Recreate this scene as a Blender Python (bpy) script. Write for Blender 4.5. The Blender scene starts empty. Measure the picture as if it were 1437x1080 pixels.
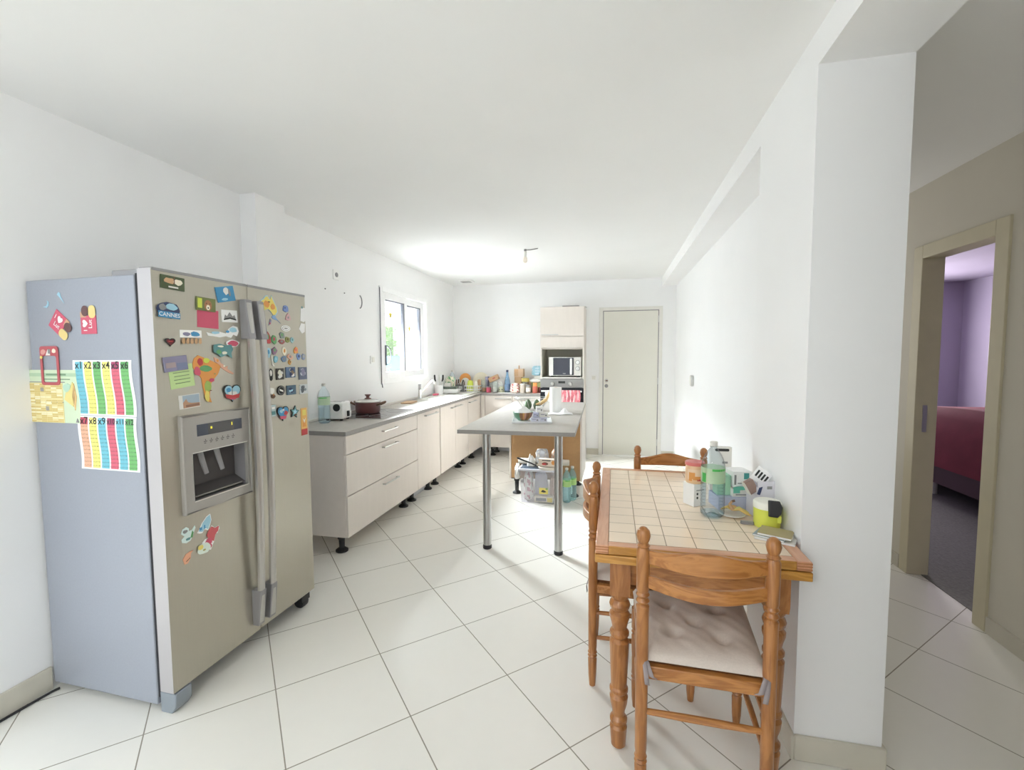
import bpy, math, random
from mathutils import Matrix, Vector
R = math.radians
PI = math.pi
random.seed(4)
SC = bpy.context.scene
COL = SC.collection

# ------------------------------------------------------------------ camera, world, lights, exposure
cam_d = bpy.data.cameras.new('camera')
cam_d.sensor_width = 36.0
cam_d.lens = 640.76 / 1437 * 36.0
cam_d.clip_start = 0.02
cam = bpy.data.objects.new('camera', cam_d)
COL.objects.link(cam)
cam.matrix_world = (Matrix.Translation((0, 0, 1.427)) @ Matrix.Rotation(0.2187, 4, 'Z')
                    @ Matrix.Rotation(PI / 2 - 0.0648, 4, 'X') @ Matrix.Rotation(-0.0048, 4, 'Z'))
SC.camera = cam

SC.view_settings.view_transform = 'Standard'
SC.view_settings.look = 'None'
SC.view_settings.gamma = 1.0
SC.view_settings.exposure = 0.28
SC.view_settings.use_curve_mapping = False

world = bpy.data.worlds.new('daylight')
SC.world = world
world.use_nodes = True
bg = world.node_tree.nodes['Background']
bg.inputs['Color'].default_value = (0.88, 0.95, 1.0, 1)
bg.inputs['Strength'].default_value = 1.75


def area(name, loc, rot, sx, sy, watts, col):
    d = bpy.data.lights.new(name, 'AREA')
    d.shape = 'RECTANGLE'
    d.size, d.size_y, d.energy, d.color = sx, sy, watts, col
    o = bpy.data.objects.new(name, d)
    o.location = loc
    o.rotation_euler = rot
    COL.objects.link(o)
    return o


# open sky comes in through the patio door (left wall) and the rear window of the living area behind the camera
for nm, loc, rot, sx, sy in (('patio_portal', (-2.5, 0.25, 1.08), (0, -PI / 2, 0), 2.15, 1.7), ('rear_window_portal', (-0.9, -3.28, 1.4), (PI / 2, 0, 0), 1.7, 1.3), ('kitchen_window_portal', (-2.5, 4.955, 1.5), (0, -PI / 2, 0), 0.8, 1.2)):
    area(nm, loc, rot, sx, sy, 1, (1, 1, 1)).data.cycles.is_portal = True
# unseen point lamp added behind the camera to brighten the near end
lamp_d = bpy.data.lights.new('living_fill_lamp', 'POINT')
lamp_d.energy, lamp_d.shadow_soft_size, lamp_d.color = 34, 0.25, (0.94, 0.97, 1.0)
lamp = bpy.data.objects.new('living_fill_lamp', lamp_d)
lamp.location = (-0.8, -1.2, 2.1)
COL.objects.link(lamp)
# daylight through the kitchen window: garden sky, plus an unseen panel added beside it
area('garden_sky_light', (-3.7, 5.5, 2.55), (0, -R(66), 0), 1.0, 2.6, 1950, (0.90, 0.955, 1.0))
area('garden_fill_panel', (-3.4, 4.75, 1.4), (0, -PI / 2, -R(6)), 2.0, 3.1, 340, (0.90, 0.955, 1.0))
# area lamps added to brighten the hall and the unlit room beyond it
area('hall_fill_light', (1.42, 4.36, 1.45), (-PI / 2, 0, 0), 0.7, 1.6, 4.6, (0.97, 0.98, 1.0))
area('bedroom_fill_light', (3.6, 8.9, 1.6), (-PI / 2, 0, 0), 1.2, 1.0, 150, (1.0, 0.96, 1.0))
try:
    SC.cycles.use_denoising = True
    SC.cycles.max_bounces = 16
    SC.cycles.diffuse_bounces = 12
    SC.cycles.transparent_max_bounces = 24
    SC.cycles.sample_clamp_indirect = 10.0
except Exception:
    pass


# ------------------------------------------------------------------ materials
def S(r, g, b):
    f = lambda c: (c / 255 / 12.92) if c <= 10.3 else ((c / 255 + 0.055) / 1.055) ** 2.4
    return (f(r), f(g), f(b))


def nd(nt, t, **kw):
    n = nt.nodes.new(t)
    for k, v in kw.items():
        setattr(n, k, v)
    return n


MATS = {}


def mat(name, col, rough=0.5, metal=0.0, noise=0.0, scale=12.0, bump=0.0, stretch=None, emit=0, sub=0, coat=0):
    if name in MATS:
        return MATS[name]
    m = bpy.data.materials.new(name)
    m.use_nodes = True
    nt = m.node_tree
    b = nt.nodes['Principled BSDF']
    b.inputs['Base Color'].default_value = (*col, 1)
    b.inputs['Roughness'].default_value = rough
    b.inputs['Metallic'].default_value = metal
    if coat:
        b.inputs['Coat Weight'].default_value = coat
        b.inputs['Coat Roughness'].default_value = 0.12
    tc = nd(nt, 'ShaderNodeTexCoord')
    mp = nd(nt, 'ShaderNodeMapping')
    nt.links.new(tc.outputs['Object'], mp.inputs['Vector'])
    if stretch:
        mp.inputs['Scale'].default_value = stretch
    nz = nd(nt, 'ShaderNodeTexNoise')
    nz.inputs['Scale'].default_value = scale
    nz.inputs['Detail'].default_value = 4
    nt.links.new(mp.outputs['Vector'], nz.inputs['Vector'])
    rp = nd(nt, 'ShaderNodeValToRGB')
    k = noise if noise else 0.015
    rp.color_ramp.elements[0].position, rp.color_ramp.elements[1].position = 0.25, 0.75
    rp.color_ramp.elements[0].color = (*[max(0, c * (1 - k)) for c in col], 1)
    rp.color_ramp.elements[1].color = (*[min(1, c * (1 + k)) for c in col], 1)
    nt.links.new(nz.outputs['Fac'], rp.inputs['Fac'])
    nt.links.new(rp.outputs['Color'], b.inputs['Base Color'])
    if bump:
        bp = nd(nt, 'ShaderNodeBump')
        bp.inputs['Strength'].default_value = bump
        bp.inputs['Distance'].default_value = 0.01
        nt.links.new(nz.outputs['Fac'], bp.inputs['Height'])
        nt.links.new(bp.outputs['Normal'], b.inputs['Normal'])
    if emit:
        b.inputs['Emission Color'].default_value = (*col, 1)
        b.inputs['Emission Strength'].default_value = emit
    MATS[name] = m
    return m


def wood(name, c1, c2, rough=0.35, axis='X', scale=1.0):
    m = bpy.data.materials.new(name)
    m.use_nodes = True
    nt = m.node_tree
    b = nt.nodes['Principled BSDF']
    tc = nd(nt, 'ShaderNodeTexCoord')
    mp = nd(nt, 'ShaderNodeMapping')
    sc = {'X': (1.2, 9, 9), 'Y': (9, 1.2, 9), 'Z': (9, 9, 1.2)}[axis]
    mp.inputs['Scale'].default_value = [s * scale for s in sc]
    nt.links.new(tc.outputs['Object'], mp.inputs['Vector'])
    nz = nd(nt, 'ShaderNodeTexNoise')
    nz.inputs['Scale'].default_value = 2.2
    nz.inputs['Detail'].default_value = 6
    nz.inputs['Distortion'].default_value = 1.4
    nt.links.new(mp.outputs['Vector'], nz.inputs['Vector'])
    wv = nd(nt, 'ShaderNodeMath', operation='SINE')
    ml = nd(nt, 'ShaderNodeMath', operation='MULTIPLY')
    ml.inputs[1].default_value = 26
    nt.links.new(nz.outputs['Fac'], ml.inputs[0])
    nt.links.new(ml.outputs[0], wv.inputs[0])
    rp = nd(nt, 'ShaderNodeValToRGB')
    rp.color_ramp.elements[0].color = (*c1, 1)
    rp.color_ramp.elements[1].color = (*c2, 1)
    ad = nd(nt, 'ShaderNodeMath', operation='MULTIPLY_ADD')
    ad.inputs[1].default_value = 0.5
    ad.inputs[2].default_value = 0.5
    nt.links.new(wv.outputs[0], ad.inputs[0])
    nt.links.new(ad.outputs[0], rp.inputs['Fac'])
    nt.links.new(rp.outputs['Color'], b.inputs['Base Color'])
    b.inputs['Roughness'].default_value = rough
    b.inputs['Coat Weight'].default_value = 0.25
    b.inputs['Coat Roughness'].default_value = 0.15
    return m


def clear(name, tint, rough=0.04, haze=0.0, hazecol=(0.8, 0.8, 0.8), rim=0.55):
    """thin see-through plastic or glass: tinted transparency with a fresnel sheen and an optional milky haze"""
    m = bpy.data.materials.new(name)
    m.use_nodes = True
    nt = m.node_tree
    nt.nodes.clear()
    out = nd(nt, 'ShaderNodeOutputMaterial')
    tr = nd(nt, 'ShaderNodeBsdfTransparent')
    tr.inputs['Color'].default_value = (*tint, 1)
    if rim < 1:
        # a wall seen edge-on is a longer way through the plastic, so it tints more
        lf = nd(nt, 'ShaderNodeLayerWeight')
        pf = nd(nt, 'ShaderNodeMath', operation='POWER')
        pf.inputs[1].default_value = 2.5
        nt.links.new(lf.outputs['Facing'], pf.inputs[0])
        mc = nd(nt, 'ShaderNodeMix', data_type='RGBA')
        mc.inputs[6].default_value = (*tint, 1)
        mc.inputs[7].default_value = (*[c * rim for c in tint], 1)
        nt.links.new(pf.outputs[0], mc.inputs['Factor'])
        nt.links.new(mc.outputs[2], tr.inputs['Color'])
    gl = nd(nt, 'ShaderNodeBsdfGlossy')
    gl.inputs['Roughness'].default_value = rough
    df = nd(nt, 'ShaderNodeBsdfDiffuse')
    df.inputs['Color'].default_value = (*hazecol, 1)
    lw = nd(nt, 'ShaderNodeLayerWeight')
    pw = nd(nt, 'ShaderNodeMath', operation='POWER')
    pw.inputs[1].default_value = 4.0
    nt.links.new(lw.outputs['Facing'], pw.inputs[0])
    fr = nd(nt, 'ShaderNodeMath', operation='MULTIPLY_ADD')
    fr.inputs[1].default_value = 0.6
    fr.inputs[2].default_value = 0.03
    nt.links.new(pw.outputs[0], fr.inputs[0])
    a = nd(nt, 'ShaderNodeMixShader')
    a.inputs[0].default_value = haze
    nt.links.new(tr.outputs[0], a.inputs[1])
    nt.links.new(df.outputs[0], a.inputs[2])
    c = nd(nt, 'ShaderNodeMixShader')
    nt.links.new(fr.outputs[0], c.inputs[0])
    nt.links.new(a.outputs[0], c.inputs[1])
    nt.links.new(gl.outputs[0], c.inputs[2])
    nt.links.new(c.outputs[0], out.inputs[0])
    return m


def grid_tiles(name, size_u, size_v, ang, ox, oy, gap, c_tile, c_grout, rough, coords='world', var=0.02, flip=False):
    """square tiles with grout lines, laid out on the floor plane or an object's own xy plane"""
    m = bpy.data.materials.new(name)
    m.use_nodes = True
    nt = m.node_tree
    b = nt.nodes['Principled BSDF']
    if coords == 'world':
        src = nd(nt, 'ShaderNodeNewGeometry').outputs['Position']
    else:
        src = nd(nt, 'ShaderNodeTexCoord').outputs['Object']
    sub = nd(nt, 'ShaderNodeVectorMath', operation='SUBTRACT')
    sub.inputs[1].default_value = (ox, oy, 0)
    nt.links.new(src, sub.inputs[0])

    def line(vec, size):
        dt = nd(nt, 'ShaderNodeVectorMath', operation='DOT_PRODUCT')
        dt.inputs[1].default_value = (vec[0] / size, vec[1] / size, 0)
        nt.links.new(sub.outputs[0], dt.inputs[0])
        pp = nd(nt, 'ShaderNodeMath', operation='PINGPONG')
        pp.inputs[1].default_value = 0.5
        nt.links.new(dt.outputs['Value'], pp.inputs[0])
        fl = nd(nt, 'ShaderNodeMath', operation='FLOOR')
        nt.links.new(dt.outputs['Value'], fl.inputs[0])
        lt = nd(nt, 'ShaderNodeMath', operation='LESS_THAN')
        lt.inputs[1].default_value = gap / size / 2
        nt.links.new(pp.outputs[0], lt.inputs[0])
        return lt.outputs[0], fl.outputs[0]
    c, s = math.cos(ang), math.sin(ang)
    l1, f1 = line((c, s), size_u)
    l2, f2 = line((s, -c), size_v)
    mx = nd(nt, 'ShaderNodeMath', operation='MAXIMUM')
    nt.links.new(l1, mx.inputs[0])
    nt.links.new(l2, mx.inputs[1])
    cb = nd(nt, 'ShaderNodeCombineXYZ')
    nt.links.new(f1, cb.inputs[0])
    nt.links.new(f2, cb.inputs[1])
    wn = nd(nt, 'ShaderNodeTexWhiteNoise')
    nt.links.new(cb.outputs[0], wn.inputs['Vector'])
    nz = nd(nt, 'ShaderNodeTexNoise')
    nz.inputs['Scale'].default_value = 14
    nz.inputs['Detail'].default_value = 5
    nt.links.new(src, nz.inputs['Vector'])
    ad = nd(nt, 'ShaderNodeMath', operation='ADD')
    nt.links.new(wn.outputs['Value'], ad.inputs[0])
    nt.links.new(nz.outputs['Fac'], ad.inputs[1])
    rp = nd(nt, 'ShaderNodeValToRGB')
    rp.color_ramp.elements[0].position = 0.2
    rp.color_ramp.elements[1].position = 1.0
    hv = nd(nt, 'ShaderNodeMath', operation='MULTIPLY')
    hv.inputs[1].default_value = 0.5
    nt.links.new(ad.outputs[0], hv.inputs[0])
    nt.links.new(hv.outputs[0], rp.inputs['Fac'])
    rp.color_ramp.elements[0].color = (*[x * (1 - var) for x in c_tile], 1)
    rp.color_ramp.elements[1].color = (*[min(1, x * (1 + var)) for x in c_tile], 1)
    mix = nd(nt, 'ShaderNodeMix', data_type='RGBA')
    nt.links.new(mx.outputs[0], mix.inputs['Factor'])
    nt.links.new(rp.outputs['Color'], mix.inputs[6])
    mix.inputs[7].default_value = (*c_grout, 1)
    nt.links.new(mix.outputs[2], b.inputs['Base Color'])
    rm = nd(nt, 'ShaderNodeMath', operation='MULTIPLY_ADD')
    rm.inputs[1].default_value = 0.5
    rm.inputs[2].default_value = rough
    nt.links.new(mx.outputs[0], rm.inputs[0])
    nt.links.new(rm.outputs[0], b.inputs['Roughness'])
    bp = nd(nt, 'ShaderNodeBump', invert=True)
    bp.inputs['Strength'].default_value = 0.35
    bp.inputs['Distance'].default_value = 0.003
    nt.links.new(mx.outputs[0], bp.inputs['Height'])
    nt.links.new(bp.outputs['Normal'], b.inputs['Normal'])
    return m


M_WALL = mat('white_wall_paint', S(240, 240, 240), 0.85, noise=0.012, scale=3)
M_CEIL = mat('white_ceiling_paint', S(238, 238, 237), 0.9, noise=0.012, scale=2)
M_HALL = mat('hall_wall_paint', S(212, 207, 194), 0.85, noise=0.02, scale=3)
M_LAV = mat('lavender_wall_paint', S(166, 158, 176), 0.85, noise=0.06, scale=1.2)
M_DARKFLOOR = mat('dark_grey_carpet', S(112, 110, 106), 0.95, noise=0.2, scale=60, bump=0.3)
M_PLINTH = mat('beige_skirting_tile', S(205, 200, 186), 0.4, noise=0.05, scale=9)
M_FLOOR = grid_tiles('cream_floor_tiles', 0.4462, 0.4462, 0.7653, -1.7005, 2.5598, 0.0045, S(236, 234, 227), S(150, 145, 132), 0.28)
M_FRONT = mat('beige_cabinet_front', S(222, 214, 206), 0.45, noise=0.02, scale=30, stretch=(1, 1, 0.15))
M_CARC = mat('beige_cabinet_side', S(222, 214, 206), 0.5, noise=0.02, scale=20)
M_TOP = mat('grey_worktop_laminate', S(178, 173, 166), 0.38, noise=0.07, scale=26)
M_TOPEDGE = mat('grey_worktop_edge', S(146, 143, 139), 0.45, noise=0.04, scale=26)
M_BLACK = mat('black_plastic', S(38, 38, 40), 0.45)
M_DARKGAP = mat('dark_rubber_gasket', S(50, 50, 54), 0.7)
M_CHROME = mat('brushed_chrome', S(198, 198, 196), 0.28, 1.0, noise=0.05, scale=40)
M_STEELPIPE = mat('brushed_steel_tube', S(178, 178, 176), 0.3, 1.0, noise=0.06, scale=60, stretch=(1, 1, 0.02))
M_INOX = mat('fridge_inox_front', S(186, 181, 168), 0.32, 0.85, noise=0.035, scale=50, stretch=(1, 12, 0.08))
M_INOXEDGE = mat('fridge_light_edge', S(188, 185, 187), 0.4, 0.3)
M_FSIDE = mat('fridge_grey_side', S(158, 163, 174), 0.42, 0.1, noise=0.03, scale=120, bump=0.05)
M_FTRIM = mat('fridge_grey_trim', S(150, 150, 152), 0.4, 0.4)
M_FHANDLE = mat('fridge_handle_grey', S(190, 188, 184), 0.3, 0.7)
M_FCOLLAR = mat('fridge_handle_collar', S(152, 150, 152), 0.4, 0.4)
M_WHITE = mat('white_plastic', S(240, 240, 238), 0.4)
M_PAPER = mat('white_paper', S(240, 240, 240), 0.8)
M_OFFW = mat('off_white_card', S(226, 224, 218), 0.7, noise=0.03)
M_GLASSDK = mat('dark_oven_glass', S(34, 36, 42), 0.08)
M_HOB = mat('black_ceramic_hob', S(26, 27, 32), 0.05)
M_HARD = mat('brown_hardboard', S(186, 146, 100), 0.7, noise=0.05, scale=40)
M_GREYP = mat('grey_plastic', S(140, 138, 140), 0.5)
M_GREYMET = mat('grey_oven_steel', S(158, 157, 155), 0.38, 0.6)
M_NICHE = mat('grey_niche_lining', S(206, 204, 192), 0.6)
PINE = dict(rough=0.32)
M_PINE_Z = wood('honey_pine_upright', S(150, 96, 48), S(172, 116, 64), axis='Z', **PINE)
M_PINE_X = wood('honey_pine_slat', S(154, 97, 44), S(182, 124, 66), axis='X', **PINE)
M_PINE_Y = wood('honey_pine_rail', S(152, 96, 46), S(176, 120, 64), axis='Y', **PINE)
M_OAKTOP = wood('reddish_table_border', S(206, 150, 116), S(216, 164, 130), axis='Y', rough=0.3)
M_ENDG = mat('darker_end_grain', S(176, 120, 80), 0.45, noise=0.15, scale=50)
M_RUSH = mat('woven_rush', S(150, 100, 58), 0.8, noise=0.3, scale=90, bump=0.6, stretch=(1, 6, 1))
M_CUSH = mat('taupe_cushion_fabric', S(206, 194, 184), 0.95, noise=0.04, scale=160, bump=0.06)
M_TIE = mat('grey_cushion_tie', S(150, 140, 140), 0.95, noise=0.05)
M_PET = clear('clear_bottle_plastic', (0.90, 0.95, 0.98))
M_PETB = clear('blue_bottle_plastic', (0.90, 0.96, 0.99), haze=0.06, rim=0.75)
M_PETT = clear('teal_bottle_plastic', (0.82, 0.95, 0.96), haze=0.25, hazecol=(0.60, 0.86, 0.88), rim=0.8)
M_WATER = clear('bottle_water', (0.88, 0.95, 0.985), rim=0.9)
M_GLASS = clear('drinking_glass', (0.94, 0.96, 0.95), haze=0.06)
M_PANE = clear('window_glass', (0.97, 0.98, 0.98), rim=1)
M_BOX = clear('frosted_box_plastic', (0.96, 0.96, 0.98), haze=0.22, hazecol=(0.82, 0.82, 0.88), rim=0.9)
M_LABELG = clear('green_bottle_label', (0.90, 0.97, 0.86), rough=0.3, haze=0.5, hazecol=(0.66, 0.84, 0.56), rim=0.95)
M_LABELD = mat('dark_green_print', S(70, 170, 80), 0.6)


def C(name, r, g, b, rough=0.55, **kw):
    lum = 0.3 * r + 0.6 * g + 0.1 * b
    r, g, b = [0.8 * c + 0.2 * lum for c in (r, g, b)]
    return mat(name, S(r, g, b), rough, **kw)


M_RED = C('bright_red', 210, 60, 60)
M_PINK = C('candy_pink', 222, 78, 108)
M_DARKRED = C('dark_red', 120, 34, 40)
M_ORANGE = C('orange', 236, 150, 60)
M_YEL = C('yellow', 236, 214, 90)
M_LIME = C('lime_green', 208, 222, 60)
M_GREEN = C('leaf_green', 96, 168, 100)
M_TEAL = C('teal', 90, 150, 152)
M_BLUE = C('mid_blue', 60, 150, 205)
M_SKY = C('light_blue', 150, 205, 226)
M_NAVY = C('navy', 52, 66, 110)
M_PURP = C('muted_purple', 140, 136, 168)
M_BROWN = C('brown', 120, 84, 60)
M_TAN = C('tan_card', 208, 160, 112)
M_CREAM = C('cream', 238, 230, 206)
M_DKGRN = C('dark_foliage', 70, 88, 52)
M_GRY = C('mid_grey', 140, 140, 140)
M_INK = C('black_ink', 40, 42, 40)


# ------------------------------------------------------------------ mesh building
class MB:
    def __init__(self, m=None):
        self.v, self.f, self.fm, self.ms = [], [], [], []
        self.T = Matrix.Identity(4)
        self.cur = 0
        if m:
            self.mat(m)

    def mat(self, m):
        if m not in self.ms:
            self.ms.append(m)
        self.cur = self.ms.index(m)
        return self

    def add(self, vs, fs):
        o = len(self.v)
        self.v += [tuple(self.T @ Vector(p)) for p in vs]
        self.f += [[i + o for i in f] for f in fs]
        self.fm += [self.cur] * len(fs)
        return self

    def box(self, x0, x1, y0, y1, z0, z1):
        vs = [(x, y, z) for z in (z0, z1) for y in (y0, y1) for x in (x0, x1)]
        return self.add(vs, [(0, 2, 3, 1), (4, 5, 7, 6), (0, 1, 5, 4), (2, 6, 7, 3), (0, 4, 6, 2), (1, 3, 7, 5)])

    def prism(self, pts, a0, a1, axis='z'):
        """extrude a 2D outline (counter-clockwise) along an axis"""
        n = len(pts)
        if axis == 'z':
            q = lambda p, a: (p[0], p[1], a)
        elif axis == 'y':
            q = lambda p, a: (p[0], a, p[1])
        else:
            q = lambda p, a: (a, p[0], p[1])
        vs = [q(p, a0) for p in pts] + [q(p, a1) for p in pts]
        fs = [tuple(range(n - 1, -1, -1)), tuple(range(n, 2 * n))]
        fs += [(i, (i + 1) % n, (i + 1) % n + n, i + n) for i in range(n)]
        if axis == 'y':
            fs = [tuple(reversed(f)) for f in fs]
        return self.add(vs, fs)

    def lathe(self, prof, c=(0, 0, 0), n=20, axis='z', caps=True):
        vs, fs = [], []
        for r, h in prof:
            for k in range(n):
                a = 2 * PI * k / n
                x, y = r * math.cos(a), r * math.sin(a)
                p = (x, y, h) if axis == 'z' else ((x, h, -y) if axis == 'y' else (h, x, y))
                vs.append((p[0] + c[0], p[1] + c[1], p[2] + c[2]))
        for i in range(len(prof) - 1):
            for k in range(n):
                k2 = (k + 1) % n
                fs.append((i * n + k, i * n + k2, (i + 1) * n + k2, (i + 1) * n + k))
        if caps:
            fs.append(tuple(range(n - 1, -1, -1)))
            L = (len(prof) - 1) * n
            fs.append(tuple(range(L, L + n)))
        return self.add(vs, fs)

    def tube(self, path, r, n=8, closed=False, flat=1.0):
        P = [Vector(p) for p in path]
        N = len(P)
        rs = r if isinstance(r, (list, tuple)) else [r] * N
        vs, fs = [], []
        up = None
        for i, p in enumerate(P):
            t = (P[min(i + 1, N - 1)] - P[max(i - 1, 0)]) if not closed else (P[(i + 1) % N] - P[i - 1])
            t.normalize()
            if up is None:
                up = Vector((0, 0, 1)) if abs(t.z) < 0.9 else Vector((1, 0, 0))
            a = t.cross(up)
            if a.length < 1e-5:
                a = t.orthogonal()
            a.normalize()
            b = a.cross(t).normalized()
            up = b
            for k in range(n):
                an = 2 * PI * k / n
                vs.append(tuple(p + a * (rs[i] * math.cos(an)) + b * (rs[i] * flat * math.sin(an))))
        m = N if closed else N - 1
        for i in range(m):
            j = (i + 1) % N
            for k in range(n):
                k2 = (k + 1) % n
                fs.append((i * n + k, i * n + k2, j * n + k2, j * n + k))
        if not closed:
            fs.append(tuple(range(n - 1, -1, -1)))
            fs.append(tuple(range((N - 1) * n, N * n)))
        return self.add(vs, fs)

    def grid(self, fn, nu, nv, flip=False):
        vs = [fn(i / nu, j / nv) for j in range(nv + 1) for i in range(nu + 1)]
        fs = []
        for j in range(nv):
            for i in range(nu):
                a = j * (nu + 1) + i
                q = (a, a + 1, a + nu + 2, a + nu + 1)
                fs.append(tuple(reversed(q)) if flip else q)
        return self.add(vs, fs)

    def ball(self, c, rx, ry=None, rz=None, n=12, m=8):
        ry = ry or rx
        rz = rz or rx
        prof = [(max(1e-4, math.sin(PI * i / m)), -math.cos(PI * i / m)) for i in range(m + 1)]
        T = self.T
        self.T = T @ Matrix.Translation(c) @ Matrix.Diagonal((rx, ry, rz, 1))
        self.lathe(prof, n=n)
        self.T = T
        return self

    def text(self, s, size, x, z, y=0.0, align='CENTER', res=2, bold=0.0):
        """lettering standing in the local xz plane and read from -y"""
        vs, fs = glyphs(s, align, res, bold)
        return self.add([(x + p[0] * size, y, z + p[1] * size) for p in vs], fs)

    def build(self, name, parent=None, loc=None, rot=None, smooth=35, bevel=0.0, seg=2, sub=0, solid=0):
        me = bpy.data.meshes.new(name)
        me.from_pydata(self.v, [], self.f)
        for m in self.ms:
            me.materials.append(m)
        me.polygons.foreach_set('material_index', self.fm)
        if smooth:
            me.polygons.foreach_set('use_smooth', [True] * len(self.f))
            me.set_sharp_from_angle(angle=R(smooth))
        me.update()
        o = bpy.data.objects.new(name, me)
        COL.objects.link(o)
        if loc:
            o.location = loc
        if rot:
            o.rotation_euler = rot
        if parent:
            o.parent = parent
        if solid:
            md = o.modifiers.new('thickness', 'SOLIDIFY')
            md.thickness = solid
            md.offset = 0
        if sub:
            md = o.modifiers.new('subdivision', 'SUBSURF')
            md.levels = md.render_levels = sub
        if bevel:
            md = o.modifiers.new('bevel', 'BEVEL')
            md.width = bevel
            md.segments = seg
            md.limit_method = 'ANGLE'
            md.angle_limit = R(40)
        return o


GL = {}


def glyphs(s, align, res, bold):
    key = (s, align, res, bold)
    if key not in GL:
        cu = bpy.data.curves.new('lettering', 'FONT')
        cu.body = s
        cu.align_x = align
        cu.align_y = 'CENTER'
        cu.resolution_u = res
        cu.offset = bold
        o = bpy.data.objects.new('lettering', cu)
        COL.objects.link(o)
        dg = bpy.context.evaluated_depsgraph_get()
        me = o.evaluated_get(dg).to_mesh()
        GL[key] = ([tuple(v.co) for v in me.vertices], [tuple(p.vertices) for p in me.polygons])
        o.evaluated_get(dg).to_mesh_clear()
        bpy.data.objects.remove(o)
        bpy.data.curves.remove(cu)
    return GL[key]


def tag(o, label, cat, group=None, kind=None):
    o['label'] = label
    o['category'] = cat
    if group:
        o['group'] = group
    if kind:
        o['kind'] = kind
    return o


def thing(name, label, cat, loc=(0, 0, 0), rz=0.0, group=None, rot=None):
    o = bpy.data.objects.new(name, None)
    o.empty_display_size = 0.05
    COL.objects.link(o)
    o.location = loc
    o.rotation_euler = rot if rot else (0, 0, rz)
    return tag(o, label, cat, group)


def struct(name, mb, label=None, cat=None, parent=None, **kw):
    o = mb.build(name, parent, **kw)
    if parent is None:
        o['kind'] = 'structure'
        if label:
            o['label'], o['category'] = label, cat
    return o


def kids(o):
    return [c for c in COL.objects if c.parent == o]


def dup(o, loc, rz, label, parent=None):
    c = o.copy()
    COL.objects.link(c)
    if parent:
        c.parent = parent
    else:
        c.location = loc
        c.rotation_euler = (0, 0, rz)
        c['label'] = label
    for k in kids(o):
        dup(k, None, None, None, c)
    return c


def rot2(pts, a):
    c, s = math.cos(a), math.sin(a)
    return [(x * c - y * s, x * s + y * c) for x, y in pts]


def rect(w, h, cx=0, cz=0):
    return [(cx - w / 2, cz - h / 2), (cx + w / 2, cz - h / 2), (cx + w / 2, cz + h / 2), (cx - w / 2, cz + h / 2)]


def rrect(w, h, r, cx=0, cz=0, n=4):
    out = []
    for sx, sy, a0 in ((1, -1, -90), (1, 1, 0), (-1, 1, 90), (-1, -1, 180)):
        for k in range(n + 1):
            a = R(a0 + 90 * k / n)
            out.append((cx + sx * (w / 2 - r) + r * math.cos(a), cz + sy * (h / 2 - r) + r * math.sin(a)))
    return out


def ell(w, h, cx=0, cz=0, n=20):
    return [(cx + w / 2 * math.cos(2 * PI * k / n), cz + h / 2 * math.sin(2 * PI * k / n)) for k in range(n)]


def heart(w, h, cx=0, cz=0, n=26):
    out = []
    for k in range(n):
        t = 2 * PI * k / n
        x = -16 * math.sin(t) ** 3
        y = 13 * math.cos(t) - 5 * math.cos(2 * t) - 2 * math.cos(3 * t) - math.cos(4 * t)
        out.append((cx + x / 32 * w, cz + (y + 2.5) / 29 * h))
    return out


def star(w, cx=0, cz=0, n=5, inner=0.5):
    return [(cx + w / 2 * (1 if k % 2 == 0 else inner) * math.cos(PI / 2 + PI * k / n),
             cz + w / 2 * (1 if k % 2 == 0 else inner) * math.sin(PI / 2 + PI * k / n)) for k in range(2 * n)]


def norm(pts, w, h, cx=0, cz=0):
    xs, ys = [p[0] for p in pts], [p[1] for p in pts]
    sx, sy = w / (max(xs) - min(xs)), h / (max(ys) - min(ys))
    mx, my = (max(xs) + min(xs)) / 2, (max(ys) + min(ys)) / 2
    q = [(cx + (x - mx) * sx, cz + (y - my) * sy) for x, y in pts]
    A = sum(q[i - 1][0] * q[i][1] - q[i][0] * q[i - 1][1] for i in range(len(q)))
    return q if A > 0 else q[::-1]


# ------------------------------------------------------------------ room shell
CZ = 2.47           # ceiling
XL, YB = -2.36, 6.584
XR, XI = 0.634, 0.824
YC = 1.708

struct('floor', MB(M_FLOOR).box(-2.7, 2.0, -3.4, 6.8, -0.12, 0.0), 'cream square floor tiles laid diagonally through kitchen and hall', 'floor')
struct('ceiling', MB(M_CEIL).box(-2.7, 2.05, -3.4, 6.8, CZ, CZ + 0.12), 'plain white painted ceiling over the kitchen', 'ceiling')
WY0, WY1, WZ0, WZ1 = 4.36, 5.55, 1.15, 2.13
w = MB(M_WALL)
w.box(XL - 0.25, XL, 1.10, WY0, 0, CZ).box(XL - 0.25, XL, WY1, YB, 0, CZ)
w.box(XL - 0.25, XL, WY0, WY1, 0, WZ0).box(XL - 0.25, XL, WY0, WY1, WZ1, CZ)
w.box(XL - 0.25, XL, -3.2, -0.6, 0, CZ).box(XL - 0.25, XL, -0.6, 1.10, 2.15, CZ)
struct('wall_left', w, 'white left wall with the kitchen window', 'wall', smooth=0)
DX0, DX1, DZ = -0.150, 0.606, 2.045
w = MB(M_WALL)
w.box(XL, DX0, YB, YB + 0.2, 0, CZ).box(DX1, 1.0, YB, YB + 0.2, 0, CZ).box(DX0, DX1, YB, YB + 0.2, DZ, CZ)
struct('wall_back', w, 'white end wall of the kitchen with the plain door', 'wall', smooth=0)
struct('wall_right', MB(M_WALL).box(XI, 0.9035, 2.297, YB, 0, CZ), 'white right wall set back beyond the pillar', 'wall', smooth=0)
struct('column', MB(M_WALL).box(XR, 0.9035, YC, 2.297, 0, 2.355), 'wide white column beside the tiled table', 'column', smooth=0)
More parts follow.
